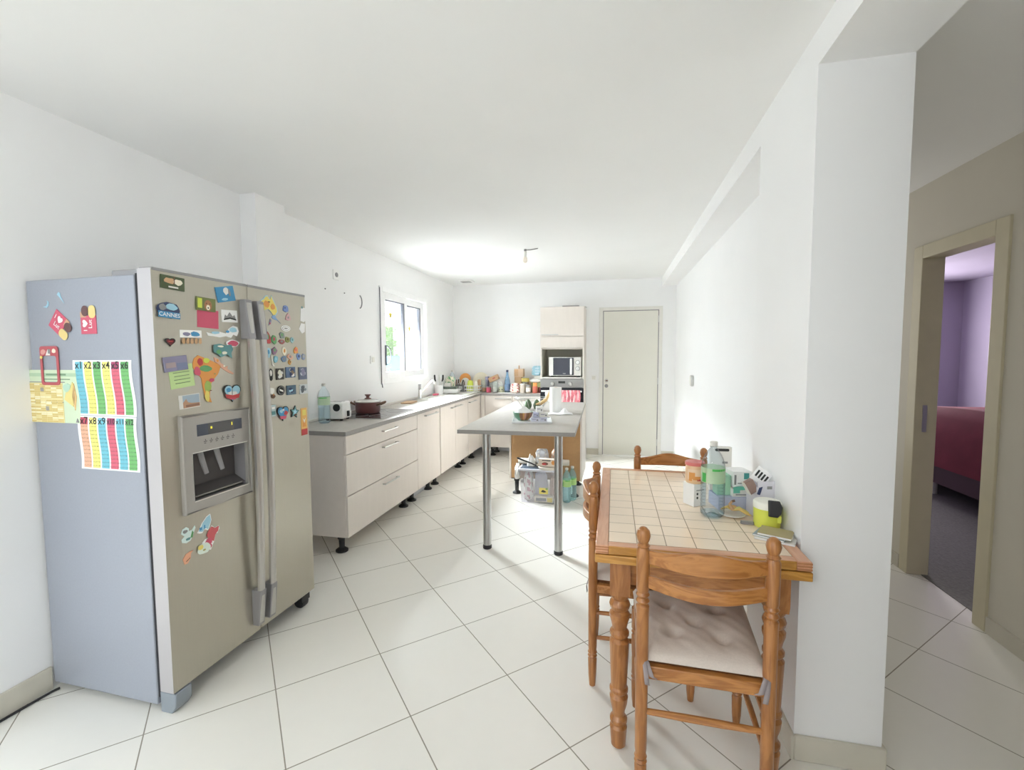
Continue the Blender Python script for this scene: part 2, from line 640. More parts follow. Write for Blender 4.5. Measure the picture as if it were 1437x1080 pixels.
struct('beam', MB(M_WALL).box(XR, 0.9035, 0.72, YC, 2.355, CZ).box(XR, 0.9035, YC, 2.297, 2.355, CZ).box(XR, XI, 2.297, YB, 2.355, CZ),
       'white ceiling beam running over the column to the end wall', 'beam', smooth=0)
struct('pillar', MB(M_WALL).box(XL, -2.2445, 2.561, 2.83, 0, CZ), 'slim white pillar on left wall behind the refrigerator', 'pillar', smooth=0)
struct('wall_hall_blocker', MB(M_WALL).box(XR, 0.9035, -3.2, 0.72, 0, CZ), smooth=0)  # unseen wall added to block light from behind and keep the hall dim
w = MB(M_WALL)
w.box(XL, -1.75, -3.35, -3.2, 0, CZ).box(-0.05, 1.95, -3.35, -3.2, 0, CZ).box(-1.75, -0.05, -3.35, -3.2, 0, 0.75).box(-1.75, -0.05, -3.35, -3.2, 2.05, CZ)
struct('wall_rear', w, smooth=0)
# hall and the unlit room
HX = 1.88
OY0, OY1, OZ = 2.79, 3.385, 2.035
w = MB(M_HALL)
w.box(HX, HX + 0.1, -3.2, OY0, 0, CZ).box(HX, HX + 0.1, OY1, 4.4, 0, CZ).box(HX, HX + 0.1, OY0, OY1, OZ, CZ)
struct('wall_hall', w, 'dim hall wall with an open doorway', 'wall', smooth=0)
struct('wall_hall_end', MB(M_HALL).box(0.9035, HX, 4.4, 4.5, 0, CZ), smooth=0)
struct('wall_bedroom', MB(M_LAV).box(5.6, 5.7, 0.5, 9.0, -0.05, 2.6).box(1.98, 5.6, 9.0, 9.1, -0.05, 2.6).box(1.98, 5.6, 0.4, 0.5, -0.05, 2.6)
       .box(1.98, 5.7, 0.4, 9.1, 2.6, 2.7).box(1.98, 2.0, 4.5, 9.0, -0.05, 2.6).box(1.98, 2.0, 3.6, 4.5, -0.05, 2.6),
       'lavender painted wall of the unlit room', 'wall', smooth=0)
struct('floor_bedroom', MB(M_DARKFLOOR).box(1.95, 5.7, 0.4, 9.1, -0.12, 0.004), 'dark grey floor of the unlit room', 'floor')
# door frame of the hall doorway
M_JAMB = mat('cream_door_frame', S(206, 198, 172), 0.5, noise=0.03)
f = thing('door_2', 'cream painted frame of the open hall doorway', 'door frame', (HX, 0, 0))
f['kind'] = 'structure'
MB(M_JAMB).box(-0.012, 0.11, OY1 - 0.02, OY1 + 0.065, 0, OZ + 0.06).build('far_jamb', f, bevel=0.003)
MB(M_JAMB).box(-0.012, 0.11, OY0 - 0.065, OY0 + 0.02, 0, OZ + 0.06).build('near_jamb', f, bevel=0.003)
MB(M_JAMB).box(-0.012, 0.11, OY0 + 0.02, OY1 - 0.02, OZ - 0.02, OZ + 0.06).build('head_jamb', f, bevel=0.003)
MB(M_CHROME).box(0.03, 0.055, OY1 - 0.023, OY1 - 0.019, 0.93, 1.10).build('strike_plate', f)
struct('baseboard_hall', MB(M_PLINTH).box(HX - 0.012, HX, -3.0, OY0 - 0.07, 0, 0.085).box(HX - 0.012, HX, OY1 + 0.07, 4.4, 0, 0.085), smooth=0)

# skirting tiles
struct('baseboard_left', MB(M_PLINTH).box(XL, XL + 0.012, 1.10, 1.41, 0, 0.10), 'beige tile skirting along left wall in front of the refrigerator', 'skirting', bevel=0.003)
struct('baseboard_back', MB(M_PLINTH).box(-0.37, DX0 - 0.05, YB - 0.012, YB, 0, 0.09).box(DX1 + 0.05, XI, YB - 0.012, YB, 0, 0.09), 'beige tile skirting either side of the plain door', 'skirting', bevel=0.003)
struct('baseboard_right', MB(M_PLINTH).box(XI - 0.012, XI, 2.297, YB - 0.012, 0, 0.09).box(XR, XI - 0.012, 2.297, 2.309, 0, 0.09), 'beige tile skirting along the recessed right wall', 'skirting', bevel=0.003)
struct('baseboard_column', MB(M_PLINTH).box(XR - 0.012, XR, YC - 0.012, 2.309, 0, 0.092).box(XR, 0.9155, YC - 0.012, YC, 0, 0.092).box(0.9035, 0.9155, YC, 4.4, 0, 0.092), 'beige tile skirting round the foot of the column', 'skirting', bevel=0.004)

# plain door in the end wall
M_DOOR = mat('off_white_door', S(224, 222, 212), 0.55, noise=0.015, scale=4)
d = thing('door_1', 'plain off-white flush door in the end wall', 'door', (DX0, YB, 0))
d['kind'] = 'structure'
W = DX1 - DX0
MB(M_DOOR).box(0.012, W - 0.012, -0.004, 0.036, 0.008, DZ - 0.012).build('door_leaf', d, bevel=0.002)
MB(M_OFFW).box(-0.05, 0.002, -0.012, 0.06, 0, DZ + 0.045).box(W - 0.002, W + 0.045, -0.012, 0.06, 0, DZ + 0.045).box(0.002, W - 0.002, -0.012, 0.06, DZ - 0.002, DZ + 0.045).build('door_frame', d, bevel=0.003)
MB(M_GREYP).box(0.0, 0.0125, -0.0035, 0.03, 0.008, DZ - 0.002).box(W - 0.0125, W, -0.0035, 0.03, 0.008, DZ - 0.002).box(0.0125, W - 0.0125, -0.0035, 0.03, DZ - 0.0125, DZ - 0.002).build('door_gap_shade', d)  # grey strips colour in the shade of the gap round the leaf
h = MB(M_CHROME)
h.T = Matrix.Translation((0.055, -0.004, 1.065))
h.lathe([(0.025, 0), (0.025, -0.006), (0.02, -0.009)], axis='y')
h.mat(M_BROWN).box(-0.012, 0.018, -0.022, -0.004, -0.008, 0.008)
h.build('latch_rose', d)
MB(M_GRY).lathe([(0.025, 0), (0.025, -0.006), (0.02, -0.009)], (0.055, -0.004, 0.99), axis='y').build('lock_rose', d)
for z in (0.16, 1.02, 1.87):
    MB(M_CHROME).lathe([(0.007, 0), (0.007, 0.09)], (W - 0.008, -0.012, z), n=10).build('hinge', d)

# kitchen window
wd = thing('window_1', 'white sliding kitchen window over the sink counter', 'window', (XL, WY0, WZ0))
wd['kind'] = 'structure'
WW, WH = WY1 - WY0, WZ1 - WZ0
M_PVC = mat('white_window_frame', S(243, 243, 243), 0.35)
M_GASK = mat('grey_window_gasket', S(96, 98, 106), 0.6)


def frame(mb, x0, x1, y0, y1, z0, z1, t, tb=None):
    tb = tb or t
    mb.box(x0, x1, y0, y0 + t, z0, z1).box(x0, x1, y1 - t, y1, z0, z1)
    mb.box(x0, x1, y0 + t, y1 - t, z0, z0 + tb).box(x0, x1, y0 + t, y1 - t, z1 - t, z1)
    return mb


frame(MB(M_PVC), -0.09, 0.014, -0.03, WW + 0.03, -0.02, WH + 0.02, 0.055).build('window_frame', wd, bevel=0.004)
s1 = frame(MB(M_PVC), -0.035, 0.004, 0.025, 0.62, 0.03, WH - 0.03, 0.075).build('sash', wd, bevel=0.004)
MB(M_PANE).box(-0.02, -0.014, 0.10, 0.545, 0.105, WH - 0.105).build('pane', s1)
MB(M_GASK).box(-0.034, 0.0045, 0.524, 0.5455, 0.105, WH - 0.105).box(-0.034, -0.002, 0.10, 0.545, WH - 0.116, WH - 0.105).build('gasket', s1)
s2 = frame(MB(M_PVC), -0.08, -0.04, 0.585, WW - 0.025, 0.03, WH - 0.03, 0.075).build('sash', wd, bevel=0.004)
MB(M_PANE).box(-0.062, -0.056, 0.66, WW - 0.10, 0.105, WH - 0.105).build('pane', s2)
MB(M_GASK).box(-0.079, -0.0385, WW - 0.122, WW - 0.10, 0.105, WH - 0.105).box(-0.078, -0.042, 0.66, WW - 0.1, WH - 0.116, WH - 0.105).build('gasket', s2)
arc = [(0.012 + 0.0, 0.075 + 0.115 * math.sin(PI * k / 12), 0.285 - 0.10 * math.cos(PI * k / 12)) for k in range(13)]
MB(M_GASK).tube(arc, 0.006, 8).box(0.004, 0.016, 0.066, 0.084, 0.18, 0.39).build('handle', s1)
MB(C('sun_yellow', 226, 196, 40)).prism(star(0.085, 0.24, 0.72), -0.0138, -0.0128, 'x').build('sun_sticker', s1)
MB(C('sun_yellow', 226, 196, 40)).prism(star(0.085, 0.80, 0.60), -0.0558, -0.0548, 'x').build('sun_sticker', s2)
MB(M_GASK).tube([(0.02, -0.045, WH + 0.0), (0.02, -0.045, 0.0), (0.03, -0.045, -0.05)], 0.005, 8).build('blind_cord', wd)

# outside the kitchen window
sh = MB(M_WHITE)
for k in range(7):
    sh.box(-2.52, -2.505, WY0, WY1, WZ1 - 0.052 * (k + 1), WZ1 - 0.052 * k - 0.006)
tag(sh.build('roller_shutter', bevel=0.004), 'white slatted roller shutter lowered over top of the window', 'shutter')
M_LEAF = mat('hedge_leaf', S(176, 206, 146), 0.6, noise=0.4, scale=3)
hd = MB(M_LEAF)
for k in range(3400):
    c = Vector((random.uniform(-5.7, -4.8), random.uniform(8.5, 9.85), random.uniform(0.15, 2.6)))
    hd.T = Matrix.Translation(c) @ Matrix.Rotation(random.uniform(0, 6.3), 4, 'Z') @ Matrix.Rotation(random.uniform(-1.2, 1.2), 4, 'X')
    s = random.uniform(0.03, 0.06)
    hd.add([(-s, 0, 0), (0, -s * 0.45, 0.004), (s, 0, 0), (0, s * 0.45, 0.004)], [(0, 1, 2, 3)])
hd.T = Matrix.Identity(4)
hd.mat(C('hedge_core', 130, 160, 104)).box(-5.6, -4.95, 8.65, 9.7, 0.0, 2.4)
tag(hd.build('hedge', loc=(0, 0, 0), smooth=0), 'pale green garden hedge seen through left pane of window', 'hedge')
tag(MB(C('pale_blue_tarp', 140, 205, 232)).box(-4.72, -4.5, 8.3, 9.3, 0.0, 1.43).build('garden_tarp', bevel=0.02), 'pale blue covered block below the hedge outside window', 'tarp')
struct('ground', MB(C('garden_ground', 200, 196, 184)).box(-12, -2.62, -6, 14, -0.2, 0.0), smooth=0)
struct('garden_wall', MB(C('garden_wall_render', 235, 232, 226)).box(-6.2, -6.0, 4, 13, 0, 1.9), smooth=0)


# sockets, switches and wall marks
def plate(name, label, cat, loc, rz, w=0.08, h=0.08, hole=None):
    t = thing(name, label, cat, loc, rz)
    MB(M_WHITE).prism(rrect(w, h, 0.008), -0.010, 0, 'y').build('face_plate', t, bevel=0.002)
    if hole == 'socket':
        MB(M_GREYP).lathe([(0.02, 0), (0.02, -0.004)], (0, -0.010, 0), axis='y').build('socket_well', t)
    elif hole == 'rocker':
        MB(M_OFFW).box(-w * 0.3, w * 0.3, -0.016, -0.010, -h * 0.3, h * 0.3).build('rocker', t, bevel=0.002)
    return t


plate('wall_socket', 'white single socket high on left wall near the ceiling', 'socket', (XL, 3.585, 2.13), PI / 2, 0.085, 0.085, 'socket')
plate('light_switch', 'white light switch on left wall beside kitchen window', 'switch', (XL, 4.165, 1.39), PI / 2, 0.08, 0.08, 'rocker')
plate('light_switch', 'white switch plate on end wall between tall cabinet and door', 'switch', (-0.272, YB, 1.105), 0, 0.08, 0.08, 'rocker')
plate('wall_socket', 'pale socket plate on the pillar just above the refrigerator', 'socket', (-2.30, 2.561, 1.84), 0, 0.075, 0.085)
t = thing('thermostat', 'small rounded silver thermostat on the recessed right wall', 'thermostat', (XI, 5.13, 1.15), -PI / 2)
MB(M_CHROME).prism(rrect(0.14, 0.115, 0.035), -0.025, 0, 'y').build('casing', t, bevel=0.006)
MB(M_OFFW).prism(rrect(0.075, 0.095, 0.02), -0.029, -0.025, 'y').build('dial_cover', t)
tag(MB(M_GREYP).tube([(0.006, 0.045 * math.cos(a), 0.06 * math.sin(a)) for a in [R(k * 12 - 80) for k in range(14)]], 0.005, 6).build('cable_ring', loc=(XL, 3.95, 1.94)),
    'thin grey cable loop poking out of left wall beside window', 'cable')
for (y, z) in ((3.43, 1.99), (3.71, 1.99)):
    tag(MB(M_GREYP).lathe([(0.006, 0), (0.004, 0.008)], axis='x', n=8).build('wall_plug', loc=(XL, y, z)),
        'tiny grey wall plug ' + ('just below the high socket' if y < 3.5 else 'nearer the window than the high socket'), 'wall plug')
# ceiling lamp and vent
t = thing('bulb_holder', 'bare bulb hanging on a short wire from the ceiling', 'lamp', (-0.86, 4.5, CZ))
MB(M_GREYP).lathe([(0.012, 0), (0.014, -0.015), (0.008, -0.025)], n=12).build('ceiling_hook', t)
MB(M_GREYP).tube([(0.005, 0, -0.008), (0.05, -0.01, -0.012), (0.13, -0.02, -0.004)], 0.004, 6).build('wire', t)
MB(M_OFFW).lathe([(0.010, -0.02), (0.016, -0.03), (0.018, -0.065), (0.014, -0.075)], n=14).build('lamp_socket', t)
MB(mat('warm_white_bulb_glass', S(246, 236, 222), 0.25)).lathe([(0.012, -0.07), (0.02, -0.085), (0.024, -0.105), (0.018, -0.125), (0.004, -0.134)], n=16).build('bulb', t)
t = thing('ceiling_vent', 'white ceiling air vent near the far left corner', 'vent', (-2.02, 6.17, CZ))
MB(M_WHITE).prism(rrect(0.2, 0.2, 0.02), -0.018, 0, 'z').build('vent_cover', t, bevel=0.004)
mb = MB(M_GREYP)
for k in range(4):
    mb.box(-0.07, 0.07, -0.06 + k * 0.035, -0.045 + k * 0.035, -0.0195, -0.018)
mb.build('vent_slots', t)


# ------------------------------------------------------------------ kitchen units
FX = -1.84          # front plane of the left run's carcasses
ZB, ZT = 0.138, 0.868


def bar_handle(y, z, L, along='y', parent=None, out=1):
    """slim bar on two posts, on a front that faces local +x"""
    mb = MB(M_CHROME)
    for s in (-1, 1):
        mb.box(0.018, 0.046, y + s * L * 0.46 - 0.006, y + s * L * 0.46 + 0.006, z - 0.005, z + 0.005)
    mb.box(0.040, 0.050, y - L / 2, y + L / 2, z - 0.006, z + 0.006)
    return mb.build('handle', parent, bevel=0.002)


def leg_feet(parent, pts, h):
    for x, y in pts:
        mb = MB(M_BLACK)
        mb.lathe([(0.045, 0), (0.045, 0.012), (0.03, 0.022), (0.02, 0.03), (0.022, h - 0.05), (0.03, h - 0.04), (0.03, h - 0.012)], (x, y, 0), 16)
        mb.box(x - 0.05, x + 0.05, y - 0.05, y + 0.05, h - 0.012, h)
        mb.build('adjustable_leg', parent)


def base_unit(label, y0, y1, loc_y=0, depth=0.50):
    t = thing('base_cabinet', label, 'cabinet', (FX, y0, 0), 0, 'base cabinets under the left worktop')
    L = y1 - y0
    MB(M_CARC).box(-depth, 0.0, 0.001, L - 0.001, ZB, ZT).build('carcass', t, bevel=0.001)
    leg_feet(t, [(-0.095, 0.09), (-0.095, L - 0.09), (-depth + 0.07, 0.09), (-depth + 0.07, L - 0.09)], ZB)
    return t, L


def front(t, name, y0, y1, z0, z1, hy, hz, hl):
    d = MB(M_FRONT).box(0.001, 0.019, y0 + 0.002, y1 - 0.002, z0 + 0.002, z1 - 0.002).build(name, t, bevel=0.0015)
    if hl:
        bar_handle(hy, hz, hl, parent=d)
    return d


t, L = base_unit('wide beige drawer cabinet on black feet beside refrigerator', 2.832, 4.02)
front(t, 'drawer', 0, L, 0.735, ZT, 0.625, 0.822, 0.25)
front(t, 'drawer', 0, L, 0.437, 0.733, 0.625, 0.690, 0.25)
front(t, 'drawer', 0, L, ZB, 0.435, 0.625, 0.388, 0.25)
t, L = base_unit('beige single door unit between the drawers and the sink unit', 4.022, 4.60)
front(t, 'door', 0, L, ZB, ZT, 0.32, 0.835, 0.32)
t, L = base_unit('beige two door sink unit below the kitchen window', 4.616, 5.58)
front(t, 'door', 0, L / 2, ZB, ZT, 0.40, 0.828, 0.16)
front(t, 'door', L / 2, L, ZB, ZT, L / 2 + 0.1, 0.828, 0.22)
MB(M_BLACK).box(-0.02, 0.0, -0.0155, 0.0, ZB, ZT).build('gap_shade_strip', t)  # black strip stands in for the shade in the open gap between units
t, L = base_unit('beige single door corner unit at far end of left run', 5.582, 6.14)
front(t, 'door', 0, 0.50, ZB, ZT, 0.16, 0.826, 0.29)
MB(M_FRONT).box(0.001, 0.019, 0.503, 0.572, ZB, ZT).build('filler_panel', t)
# grey plinth strip lying back under the run
tag(MB(mat('grey_plinth_board', S(170, 172, 176), 0.4)).box(-1.978, -1.96, 4.16, 4.52, 0, 0.125).build('kickboard', bevel=0.002), 'short grey kickboard standing under the beige door unit', 'kickboard')

t = thing('base_cabinet', 'beige base unit along end wall left of the oven tower', 'cabinet', (-1.82, 6.175, 0))
MB(M_CARC).box(0.022, 0.853, 0.0, 0.395, ZB, ZT).build('carcass', t, bevel=0.001)
leg_feet(t, [(0.14, 0.09), (0.76, 0.09), (0.14, 0.32), (0.76, 0.32)], ZB)


def back_front(t, name, x0, x1, hx, hz, hl):
    d = MB(M_FRONT).box(x0 + 0.002, x1 - 0.002, -0.019, -0.001, ZB + 0.002, ZT - 0.002).build(name, t, bevel=0.0015)
    if hl:
        mb = MB(M_CHROME)
        for s in (-1, 1):
            mb.box(hx + s * hl * 0.46 - 0.006, hx + s * hl * 0.46 + 0.006, -0.046, -0.018, hz - 0.005, hz + 0.005)
        mb.box(hx - hl / 2, hx + hl / 2, -0.05, -0.04, hz - 0.006, hz + 0.006)
        mb.build('handle', d, bevel=0.002)
    return d


back_front(t, 'filler_panel', 0.000, 0.06, 0, 0, 0)
back_front(t, 'door', 0.062, 0.452, 0.325, 0.826, 0.225)
back_front(t, 'door', 0.454, 0.853, 0.6, 0.826, 0.225)

# worktops
wt = MB(M_TOP).prism([(XL + 0.001, 2.822), (-1.815, 2.822), (-1.815, 6.150), (-0.967, 6.150), (-0.967, YB - 0.001), (XL + 0.001, YB - 0.001)], 0.869, 0.90, 'z').mat(M_TOPEDGE)
for k in range(2, 8):
    wt.fm[k] = 1
o = wt.build('worktop', bevel=0.002)
tag(o, 'grey L-shaped worktop along left wall and end wall', 'worktop')
MB(mat('pale_splash_strip', S(226, 222, 216), 0.45)).box(XL + 0.001, XL + 0.014, 2.83, YB - 0.02, 0.9, 0.925).build('upstand', o, bevel=0.003)

# hob
t = thing('hob', 'black ceramic hob set in left worktop under the pot', 'hob', (-2.08, 3.79, 0.9005))
MB(M_HOB).box(-0.235, 0.195, -0.34, 0.34, 0, 0.006).build('glass_plate', t, bevel=0.002)
mb = MB(M_CHROME)
mb.box(-0.237, 0.197, -0.343, -0.340, 0, 0.0065).box(-0.237, 0.197, 0.340, 0.343, 0, 0.0065)
mb.box(0.195, 0.198, -0.343, 0.343, 0, 0.0065).box(-0.238, -0.235, -0.343, 0.343, 0, 0.0065)
mb.build('steel_rim', t)
for cx, cy, r in ((-0.12, -0.18, 0.09), (0.08, -0.18, 0.075), (-0.12, 0.18, 0.075), (0.08, 0.18, 0.1)):
    mb = MB(M_GRY).tube([(cx + r * math.cos(2 * PI * k / 40), cy + r * math.sin(2 * PI * k / 40), 0.0058) for k in range(40)], 0.0012, 4, closed=True)
    mb.build('ring_marking', t)

# pot
t = thing('cooking_pot', 'burgundy cooking pot with glass lid on the hob', 'pot', (-2.205, 3.80, 0.9075))
M_POT = mat('burgundy_enamel', S(104, 60, 58), 0.3, coat=0.3)
MB(M_POT).lathe([(0.098, 0), (0.106, 0.006), (0.110, 0.02), (0.112, 0.098), (0.108, 0.1), (0.106, 0.02), (0.02, 0.012)], n=36).build('pot_body', t)
for s in (-1, 1):
    mb = MB(M_BROWN).tube([(s * 0.108, -0.035, 0.075), (s * 0.15, -0.035, 0.092), (s * 0.175, 0, 0.102), (s * 0.15, 0.035, 0.092), (s * 0.108, 0.035, 0.075)], 0.010, 8)
    mb.build('side_handle', t)
l_ = MB(mat('pale_lid_glass', S(200, 198, 192), 0.15)).lathe([(0.112, 0.1), (0.114, 0.106), (0.09, 0.117), (0.03, 0.126), (0.001, 0.127)], n=36).build('lid', t)
MB(M_POT).lathe([(0.03, 0.126), (0.03, 0.132), (0.014, 0.138), (0.014, 0.15), (0.027, 0.162), (0.027, 0.168), (0.004, 0.17)], n=20).build('knob', l_)


# ------------------------------------------------------------------ bottles, jars, boxes
def pet_bottle(label, loc, r, h, body, water=0.0, band=True, cap=None, group=None, rz=0.0, capcol=None, lab=None):
    t = thing('water_bottle', label, 'bottle', loc, rz, group)
    p = [(r * 0.72, 0), (r * 0.98, 0.012)]
    hs = h * 0.66
    n = 9
    for k in range(n):
        z0 = 0.02 + (h * 0.40) * k / n
        p += [(r, z0), (r, z0 + h * 0.40 / n * 0.6), (r * 0.955, z0 + h * 0.40 / n * 0.8)]
    p += [(r, h * 0.46), (r, hs)]
    for k in range(1, 7):
        a = k / 6
        p.append((r * (1 - a) + 0.013 * a + r * 0.16 * math.sin(PI * a), hs + (h * 0.92 - hs) * a))
    p += [(0.0125, h * 0.94), (0.016, h * 0.945), (0.0125, h * 0.95)]
    MB(body).lathe(p, n=28, caps=False).lathe([(r * 0.72, 0), (r * 0.3, 0.012), (0.002, 0.014)], n=28, caps=False).build('bottle_body', t)
    MB(capcol or M_OFFW).lathe([(0.0145, h * 0.945), (0.0155, h * 0.95), (0.0155, h), (0.012, h + 0.002)], n=18).build('cap', t)
    if band:
        mb = MB(lab or M_LABELG).lathe([(r * 1.008, h * 0.47), (r * 1.008, h * 0.67)], n=28, caps=False)
        mb.mat(M_LABELD)
        for a0, a1, z0, z1 in ((200, 225, 0.48, 0.60), (255, 330, 0.635, 0.665), (60, 85, 0.48, 0.60)):
            vs = [(r * 1.014 * math.cos(R(a)), r * 1.014 * math.sin(R(a)), h * z) for z in (z0, z1) for a in [a0 + (a1 - a0) * q / 5 for q in range(6)]]
            mb.add(vs, [(q, q + 1, q + 7, q + 6) for q in range(5)])
        mb.build('paper_label', t)
    if water:
        MB(M_WATER).lathe([(r * 0.68, 0.004), (r * 0.93, 0.014), (r * 0.94, h * water)], n=24).build('water', t)
    return t


def jar(label, name, cat, loc, r, h, body, lid, lidh=0.02, lab=None, group=None, fill=None, lidr=1.04):
    t = thing(name, label, cat, loc, 0, group)
    MB(body).lathe([(r * 0.9, 0), (r, 0.006), (r, h - lidh - 0.012), (r * 0.88, h - lidh)], n=24).build('jar_body', t)
    if fill:
        MB(fill).lathe([(r * 0.86, 0.004), (r * 0.95, 0.008), (r * 0.95, h * 0.55)], n=20).build('contents', t)
    MB(lid).lathe([(r * lidr, h - lidh), (r * lidr, h - 0.003), (r * lidr * 0.95, h)], n=24).build('lid', t)
    if lab:
        mb = MB(lab)
        vs = [(r * 1.01 * math.cos(R(a)), r * 1.01 * math.sin(R(a)), z) for z in (h * 0.2, h * 0.68) for a in range(215, 330, 10)]
        n = len(vs) // 2
        mb.add(vs, [(q, q + 1, q + n + 1, q + n) for q in range(n - 1)])
        mb.build('paper_label', t)
    return t


def carton(label, name, cat, loc, rz, w, d, h, m, group=None, deco=None, rot=None):
    """card box centred on its base; deco(mb, w, d, h) adds printing"""
    t = thing(name, label, cat, loc, rz, group, rot)
    MB(m).box(-w / 2, w / 2, -d / 2, d / 2, 0, h).build('carton_body', t, bevel=0.0012)
    if deco:
        mb = MB(M_INK)
        deco(mb, w, d, h)
        mb.build('printing', t)
    return t


def bag(label, name, cat, loc, rz, w, d, h, m, seed=1, squash=0.35, group=None, m2=None):
    rnd = random.Random(seed)
    ph = [rnd.uniform(0, 6) for _ in range(6)]
    mb = MB(m)

    def fn(u, v):
        a = 2 * PI * u
        z = v
        rr = (1 - abs(2 * v - 0.85) ** 3 * squash) * (1 + 0.10 * math.sin(3 * a + ph[0] + 4 * v) + 0.08 * math.sin(7 * a + ph[1] - 6 * v) + 0.05 * math.sin(13 * a + ph[2] + 9 * v))
        if v >= 0.999:
            rr *= 0.12
        if v <= 0.001:
            rr *= 0.5
        sx = abs(math.cos(a)) ** 0.6 * (1 if math.cos(a) > 0 else -1)
        sy = abs(math.sin(a)) ** 0.6 * (1 if math.sin(a) > 0 else -1)
        return (w / 2 * rr * sx, d / 2 * rr * sy, h * max(0, v + (0.05 * math.sin(5 * a + ph[3]) * v if v < 0.99 else 0)))
    mb.grid(fn, 36, 14)
    if m2:
        mb.mat(m2)
        for k, f in enumerate(mb.f):
            i, j = k % 36, k // 36
            if math.sin(i * 1.1 + ph[4]) + math.sin(j * 1.7 + i * 0.5 + ph[5]) > 0.75:
                mb.fm[k] = 1
    o = mb.build(name, loc=loc, rot=(0, 0, rz), smooth=50)
    return tag(o, label, cat, group)


# left worktop, near end
pet_bottle('clear bottle of water with green label beside the refrigerator', (-2.22, 3.17, 0.901), 0.046, 0.31, M_PETB, water=0.45)
t = thing('toaster', 'white toaster with black lever behind the water bottle', 'toaster', (-2.235, 3.37, 0.901), R(8))
MB(M_WHITE).prism([(-0.085, 0.014), (0.085, 0.014), (0.075, 0.15), (-0.075, 0.15)], -0.08, 0.08, 'y').build('toaster_body', t, bevel=0.012, seg=3)
MB(M_BLACK).lathe([(0.03, 0.0), (0.03, -0.004)], (0.03, -0.0795, 0.108), n=20, axis='y').box(0.03, 0.06, -0.084, -0.08, 0.1, 0.112).build('control_dial', t)
for x, y in ((-0.06, -0.055), (0.06, -0.055), (-0.06, 0.055), (0.06, 0.055)):
    MB(M_BLACK).lathe([(0.012, 0), (0.014, 0.014)], (x, y, 0), 10).build('foot', t)
MB(M_BLACK).box(0.084, 0.1, -0.012, 0.012, 0.03, 0.075).build('lever', t, bevel=0.003)
MB(M_DARKGAP).box(-0.05, 0.05, -0.045, -0.02, 0.148, 0.1505).box(-0.05, 0.05, 0.02, 0.045, 0.148, 0.1505).build('bread_slot', t)
tag(MB(M_WHITE).lathe([(0.03, 0), (0.032, 0.01), (0.032, 0.17), (0.014, 0.2), (0.014, 0.235), (0.01, 0.24)], n=18).build('white_bottle', loc=(-2.31, 3.03, 0.901)),
    'white plastic bottle half hidden by the refrigerator edge', 'bottle')

# sink and tap
t = thing('sink', 'white inset sink with drainer below the window', 'sink', (-2.1, 5.62, 0.9005))
M_SINK = mat('white_ceramic_sink', S(240, 238, 232), 0.18)
mb = MB(M_SINK)
mb.box(-0.20, 0.225, -0.55, -0.51, 0, 0.012).box(-0.20, 0.225, 0.50, 0.53, 0, 0.012).box(-0.20, -0.14, -0.51, 0.50, 0, 0.012).box(0.195, 0.225, -0.51, 0.50, 0, 0.012)
mb.box(-0.14, 0.195, 0.02, 0.05, 0, 0.012)
mb.build('sink_rim', t, bevel=0.004)
mb = MB(M_SINK).box(-0.14, 0.195, -0.51, 0.02, 0, 0.006)
for k in range(7):
    mb.box(-0.12 + k * 0.045, -0.105 + k * 0.045, -0.48, 0.0, 0.006, 0.011)
mb.build('drainer', t, bevel=0.002)
mb = MB(M_SINK)
mb.box(-0.14, 0.195, 0.05, 0.5, 0, 0.003)
b_ = mb.build('basin', t)
MB(M_CHROME).lathe([(0.03, 0.003), (0.026, 0.006), (0.01, 0.004)], (0.03, 0.27, 0), 18).build('drain_plug', b_)
t = thing('mixer_tap', 'chrome mixer tap with rising white spout by the sink', 'tap', (-2.27, 5.10, 0.9125))
MB(M_CHROME).lathe([(0.026, 0), (0.026, 0.008), (0.02, 0.014), (0.02, 0.10), (0.022, 0.11)], n=18).build('tap_body', t)
MB(M_SINK).tube([(0, 0.0, 0.05), (0.02, 0.06, 0.09), (0.05, 0.18, 0.17), (0.065, 0.25, 0.20), (0.07, 0.28, 0.19), (0.07, 0.29, 0.165)], 0.013, 10).build('spout', t)
mb = MB(M_GREYP)
for k in range(3):
    mb.box(-0.014, 0.014, -0.014, 0.014, 0.112 + k * 0.022, 0.127 + k * 0.022)
mb.mat(M_CHROME).box(-0.008, 0.008, -0.008, 0.008, 0.108, 0.175)
mb.build('lever', t)
tag(MB(M_TAN).prism(rrect(0.13, 0.24, 0.02), 0, 0.012, 'z').build('cutting_board', loc=(-2.24, 4.74, 0.9005), rot=(0, 0, 0.15), bevel=0.003), 'small light wooden board lying between hob and sink', 'cutting board')
tag(MB(M_PINK).prism(rrect(0.06, 0.1, 0.02), 0, 0.02, 'z').build('sponge', loc=(-2.26, 5.58, 0.913), bevel=0.006), 'small pinkish sponge on the sink rim', 'sponge')

t = thing('utensil_pot', 'white pot of black handled utensils beside the tap', 'pot', (-2.28, 5.74, 0.913))
MB(M_WHITE).lathe([(0.05, 0), (0.055, 0.01), (0.06, 0.12), (0.055, 0.12), (0.05, 0.012), (0.002, 0.01)], n=20).build('pot_body', t)
for x, y, dx, c in ((-0.02, -0.01, -0.03, M_BLACK), (0.025, 0.01, 0.03, M_BLACK), (0.0, 0.02, 0.0, M_OFFW)):
    mb = MB(M_OFFW).tube([(x, y, 0.02), (x + dx * 0.6, y, 0.17)], 0.006, 6)
    mb.mat(c).tube([(x + dx * 0.6, y, 0.17), (x + dx, y, 0.20), (x + dx * 1.1, y, 0.25), (x + dx * 1.1, y, 0.26)], [0.008, 0.013, 0.013, 0.006], 8)
    mb.build('utensil', t)

